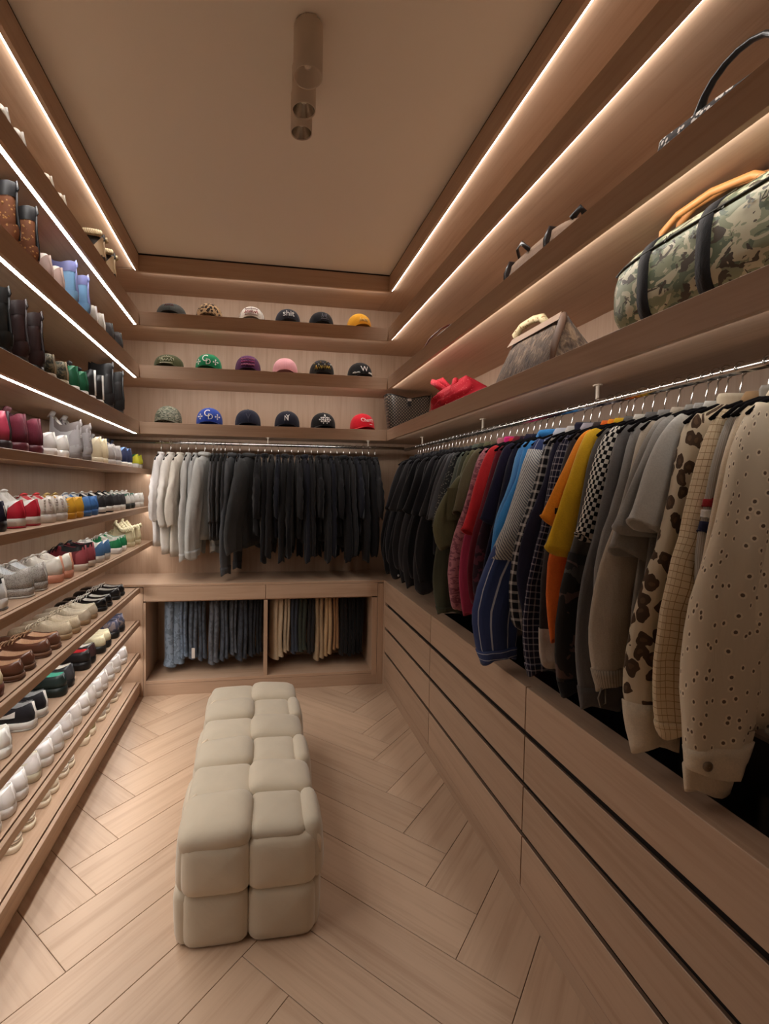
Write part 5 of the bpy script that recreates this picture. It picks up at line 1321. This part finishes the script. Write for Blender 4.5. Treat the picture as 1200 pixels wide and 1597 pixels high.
m = MB(); m.box(-.022, .01, -.081, -.077, .232, .25, .001); m.build('clasp', plain('clasp', (190, 184, 176), .3, .5, .8), t)
m = MB(); m.tube([(.15, -.05, .25), (.175, -.07, .3), (.19, -.06, .24), (.185, -.03, .18)], .007, 6, flat=.5); m.build('handle', leather((20, 17, 17), .3), t, True)
# red bandana bag
t = thing('bandana_bag', 'crumpled red bandana bag with loop handles beside the dotted tote', 'bag', (1.14, 2.62, ZC_))
RED = speckle((178, 26, 42), (222, 110, 110), 80, .18, .85)
def f(u, a):
    ca, sa = math.cos(a), math.sin(a); a += .25*math.sin(u*9)
    r = interp([0, .12, .45, .75, .92, 1], [.82, 1.0, .95, .66, .3, .02], u)*(1+.1*math.sin(5*a+u*4)+.08*math.sin(9*a-u*9)+.05*abs(math.sin(7*a+u*13)))
    return (.15*r*ca+.02*u, .19*r*sa-.03*u, .175*u*(1+.14*math.sin(3*a+1)))
m = MB(); m.loft(blob(f, 12, 40), True, True); m.build('body', RED, t, True)
for d in (0, .035):
    m = MB(); m.tube([(-.03+d, .1, .13), (-.06+d, .22, .2+d*.6), (-.05+d, .33, .235), (-.02+d, .35, .225), (.0+d, .25, .17), (.01+d, .12, .11)], [.014, .02, .018, .016, .02, .014], 8, flat=.5); m.build('handle', RED, t, True)
m = MB(); m.tube([(-.05, .06, .15), (-.12, .11, .06), (-.14, .12, .006)], .0025, 5); m.tube([(-.06, -.05, .14), (-.13, -.1, .03), (-.135, -.13, .006)], .0025, 5); m.build('drawstring', plain('red_cord', (222, 110, 110), .7), t, True)
for q in ((-.04, -.02, .15, 1), (.02, .05, .14, 2), (-.07, .08, .09, 3)):
    m = MB(); m.tube([(q[0]-.05, q[1]-.07, q[2]-.05), (q[0], q[1], q[2]+.02), (q[0]+.03, q[1]+.08, q[2]-.02)], [.01, .017, .008], 7); m.build('fold', RED, t, True)
# brown fur bag
t = thing('fur_bag', 'brown fur bag with cream rope handle and leather flap', 'bag', (1.14, 1.80, ZC_))
FUR = fur((176, 148, 120), (50, 36, 30))
def f(u, a):
    cx_, cy_ = srect(a, .45); w = lerp(1.0, .12, u**1.25)
    return (cx_*.125*w-.02*u, cy_*lerp(.25, .17, u)+.015*u, .21*u*(1+.02*math.sin(7*a)))
m = MB(); m.loft(blob(f, 10, 44), True, True); m.build('body', FUR, t, True)
m = MB()
vs = []
for i in range(6):
    for j in range(9):
        u = 1-.032*i; yy = lerp(-.17, .19, j/8)
        w = lerp(1.0, .12, u**1.25); vs.append((-.125*w-.02*u-.006, yy*lerp(.97, 1.02, i/5), .21*u+.004))
m.add(vs, [(i*9+j, i*9+j+1, (i+1)*9+j+1, (i+1)*9+j) for i in range(5) for j in range(8)]); m.build('leather_flap', leather((150, 122, 100), .6), t, True)
m = MB(); m.tube([(-.02, .16, .2), (-.025, .185, .235), (-.02, .14, .258), (-.015, .06, .262), (-.015, .0, .25), (-.015, -.03, .215)], .016, 10); o = m.build('handle', speckle((206, 186, 146), (150, 120, 80), 60, .3), t, True)
m = MB(); m.tube([(-.035, -.17, .2), (-.06, -.2, .17), (-.115, -.235, .06), (-.13, -.25, .01)], [.012, .014, .013, .008], 7); m.build('gusset_edge', leather((112, 86, 70), .6), t, True)
# camouflage duffel
t = thing('duffel_bag', 'green camouflage duffel with black bands and tan leather handles', 'bag', (1.205, .98, ZC_))
CAMO = camo(((132, 136, 108), (92, 102, 80), (186, 178, 150), (72, 62, 50)), 20, (1.2, .8, 1.2), .45)
DL, DR, DH = .37, .155, .275
def duf(v, a, off=0.0):
    """v along -1..1, a around"""
    e = (1-abs(v)**4.5)**.35 if abs(v) < 1 else 0
    cx_, cz = srect(a, .62)
    return ((DR*cx_*(.72+.28*e)+off*cx_)*(1 if e > 0 else 0), DL*v, DH*.5+(DH*.5*cz*(.62+.38*e)+off*cz)*(1 if cz > 0 else 1))
m = MB(); rings = []
for i in range(21):
    v = -1+2*i/20; rings.append([duf(max(-.995, min(.995, v)), 2*PI*k/36) for k in range(36)])
m.loft(rings, True, True); m.build('body', CAMO, t, True)
for v in (.60, .10, -.6):
    m = MB(); m.loft([[duf(v+d, 2*PI*k/36, o_) for k in range(36)] for d, o_ in ((-.05, .0), (-.048, .004), (.048, .004), (.05, 0))], False, False); m.build('band', fabric((30, 28, 28)), t, True)
m = MB(); m.tube([duf(lerp(-.95, .95, i/16), PI*.86, .002) for i in range(17)], .0035, 6); m.build('piping', fabric((52, 50, 42)), t, True)
m = MB(); m.tube([duf(lerp(-.9, .9, i/16), PI/2, .002) for i in range(17)], .004, 6); m.build('zip', plain('zip', (90, 78, 58), .4, .5, .6), t, True)
TAN = leather((206, 138, 78), .45)
for (dx, lift) in ((-.085, .0), (-.03, .03)):
    m = MB(); m.tube([(dx, -.07, DH-.03), (dx-.004, -.02, DH+.01+lift*.4), (dx-.008, .08, DH+.03+lift*.8), (dx-.006, .18, DH+.028+lift), (dx, .235, DH+.01+lift), (dx+.006, .25, DH-.015+lift), (dx+.006, .21, DH-.03+lift*.5), (dx, .12, DH-.03)], .0095, 10); m.build('handle', TAN, t, True)
MARK = plain('monogram', (66, 64, 50), .6)
for i in range(26):
    v = -.9+1.75*hsh(i, 'dv'); a = PI*(.56+.42*hsh(i, 'da')); p = Vector(duf(v, a, .0025)); pn = (Vector(duf(v, a, .012))-p).normalized()
    tx = Vector((0, 1, 0)); ty = pn.cross(tx).normalized(); m = MB()
    if i % 3 == 0:
        for (q0, q1) in (((-.9, 1), (-.9, -.6)), ((-.9, -.6), (-.1, -.6)), ((-.3, 1), (.25, -1)), ((.25, -1), (.8, 1))):
            m.tube([p+tx*.011*q0[0]-ty*.012*q0[1], p+tx*.011*q1[0]-ty*.012*q1[1]], .0014, 4)
    else:
        for kq in range(4):
            ca, sa = math.cos(kq*PI/2+.3), math.sin(kq*PI/2+.3); d = tx*ca+ty*sa; n_ = tx*-sa+ty*ca
            m.add([p+d*.002, p+d*.008+n_*.004, p+d*.014, p+d*.008-n_*.004], [(0, 1, 2, 3)])
    m.build('monogram_mark', MARK, t)
# brown bag with black straps (middle shelf)
t = thing('shoulder_bag', 'taupe canvas shoulder bag with black straps on the middle deep shelf', 'bag', (1.15, 1.80, ZB_))
def f(u, a):
    cx_, cy_ = srect(a, .4); return (cx_*.1*lerp(1, .75, u), cy_*lerp(.29, .25, u), lerp(0, .125, u)-.02*u*abs(cy_)**3)
m = MB(); m.loft(blob(f, 6, 32), True, True); m.build('body', fabric((150, 122, 100)), t, True)
for yy in (-.13, .16):
    m = MB(); m.tube([(-.108, yy-.015, .0), (-.1, yy, .08), (-.075, yy+.012, .132), (0, yy+.015, .134)], .013, 6, flat=.25); m.build('strap', leather((34, 26, 24), .35), t, True)
m = MB(); m.tube([(-.08, .02, .12), (-.085, .07, .17), (-.07, .13, .175), (-.05, .14, .135)], .009, 7, flat=.5); m.build('handle', leather((34, 28, 26), .3), t, True)
m = MB(); m.tube([(-.06, -.22, .115), (-.05, -.25, .135), (-.02, -.24, .12)], .012, 7); m.build('buckle', BLACK, t, True)
# tweed tote with black handle
t = thing('tweed_tote', 'black and white tweed tote with tall black handle on the middle deep shelf', 'bag', (1.16, 1.03, ZB_))
def f(u, a):
    cx_, cy_ = srect(a, .4); return (cx_*.11*lerp(1, .8, u), cy_*lerp(.2, .19, u), .095*u*(1+.28*max(0, cy_)**2*(cx_ < 0))*(1-.25*max(0, -cy_)))
m = MB(); m.loft(blob(f, 6, 32), True, True); m.build('body', speckle((52, 46, 44), (206, 198, 190), 75, .42, .85), t, True)
for dx in (-.055, .045):
    m = MB(); pts = []
    for i in range(11):
        a = PI*i/10; pts.append((dx, -.03+.105*math.cos(a), .075+.115*math.sin(a)**.8))
    m.tube(pts, [.016, .013, .0105, .0095, .009, .009, .009, .0095, .0105, .013, .016], 9, flat=.7); m.build('handle', leather((26, 24, 23), .32), t, True)
# maroon bag, low
t = thing('maroon_bag', 'flat maroon leather bag near the corner of the middle deep shelf', 'bag', (1.13, 2.80, ZB_))
def f(u, a):
    cx_, cy_ = srect(a, .5); return (cx_*.1*lerp(1, .6, u), cy_*lerp(.36, .28, u), .085*u*(1-.35*max(0, cy_)))
m = MB(); m.loft(blob(f, 6, 32), True, True); m.build('body', leather((70, 26, 28), .4), t, True)
m = MB(); m.tube([(-.075, -.2, .075), (-.08, -.08, .088), (-.08, .1, .085), (-.07, .27, .05)], .005, 6); m.build('edge_binding', leather((120, 60, 54), .4), t, True)
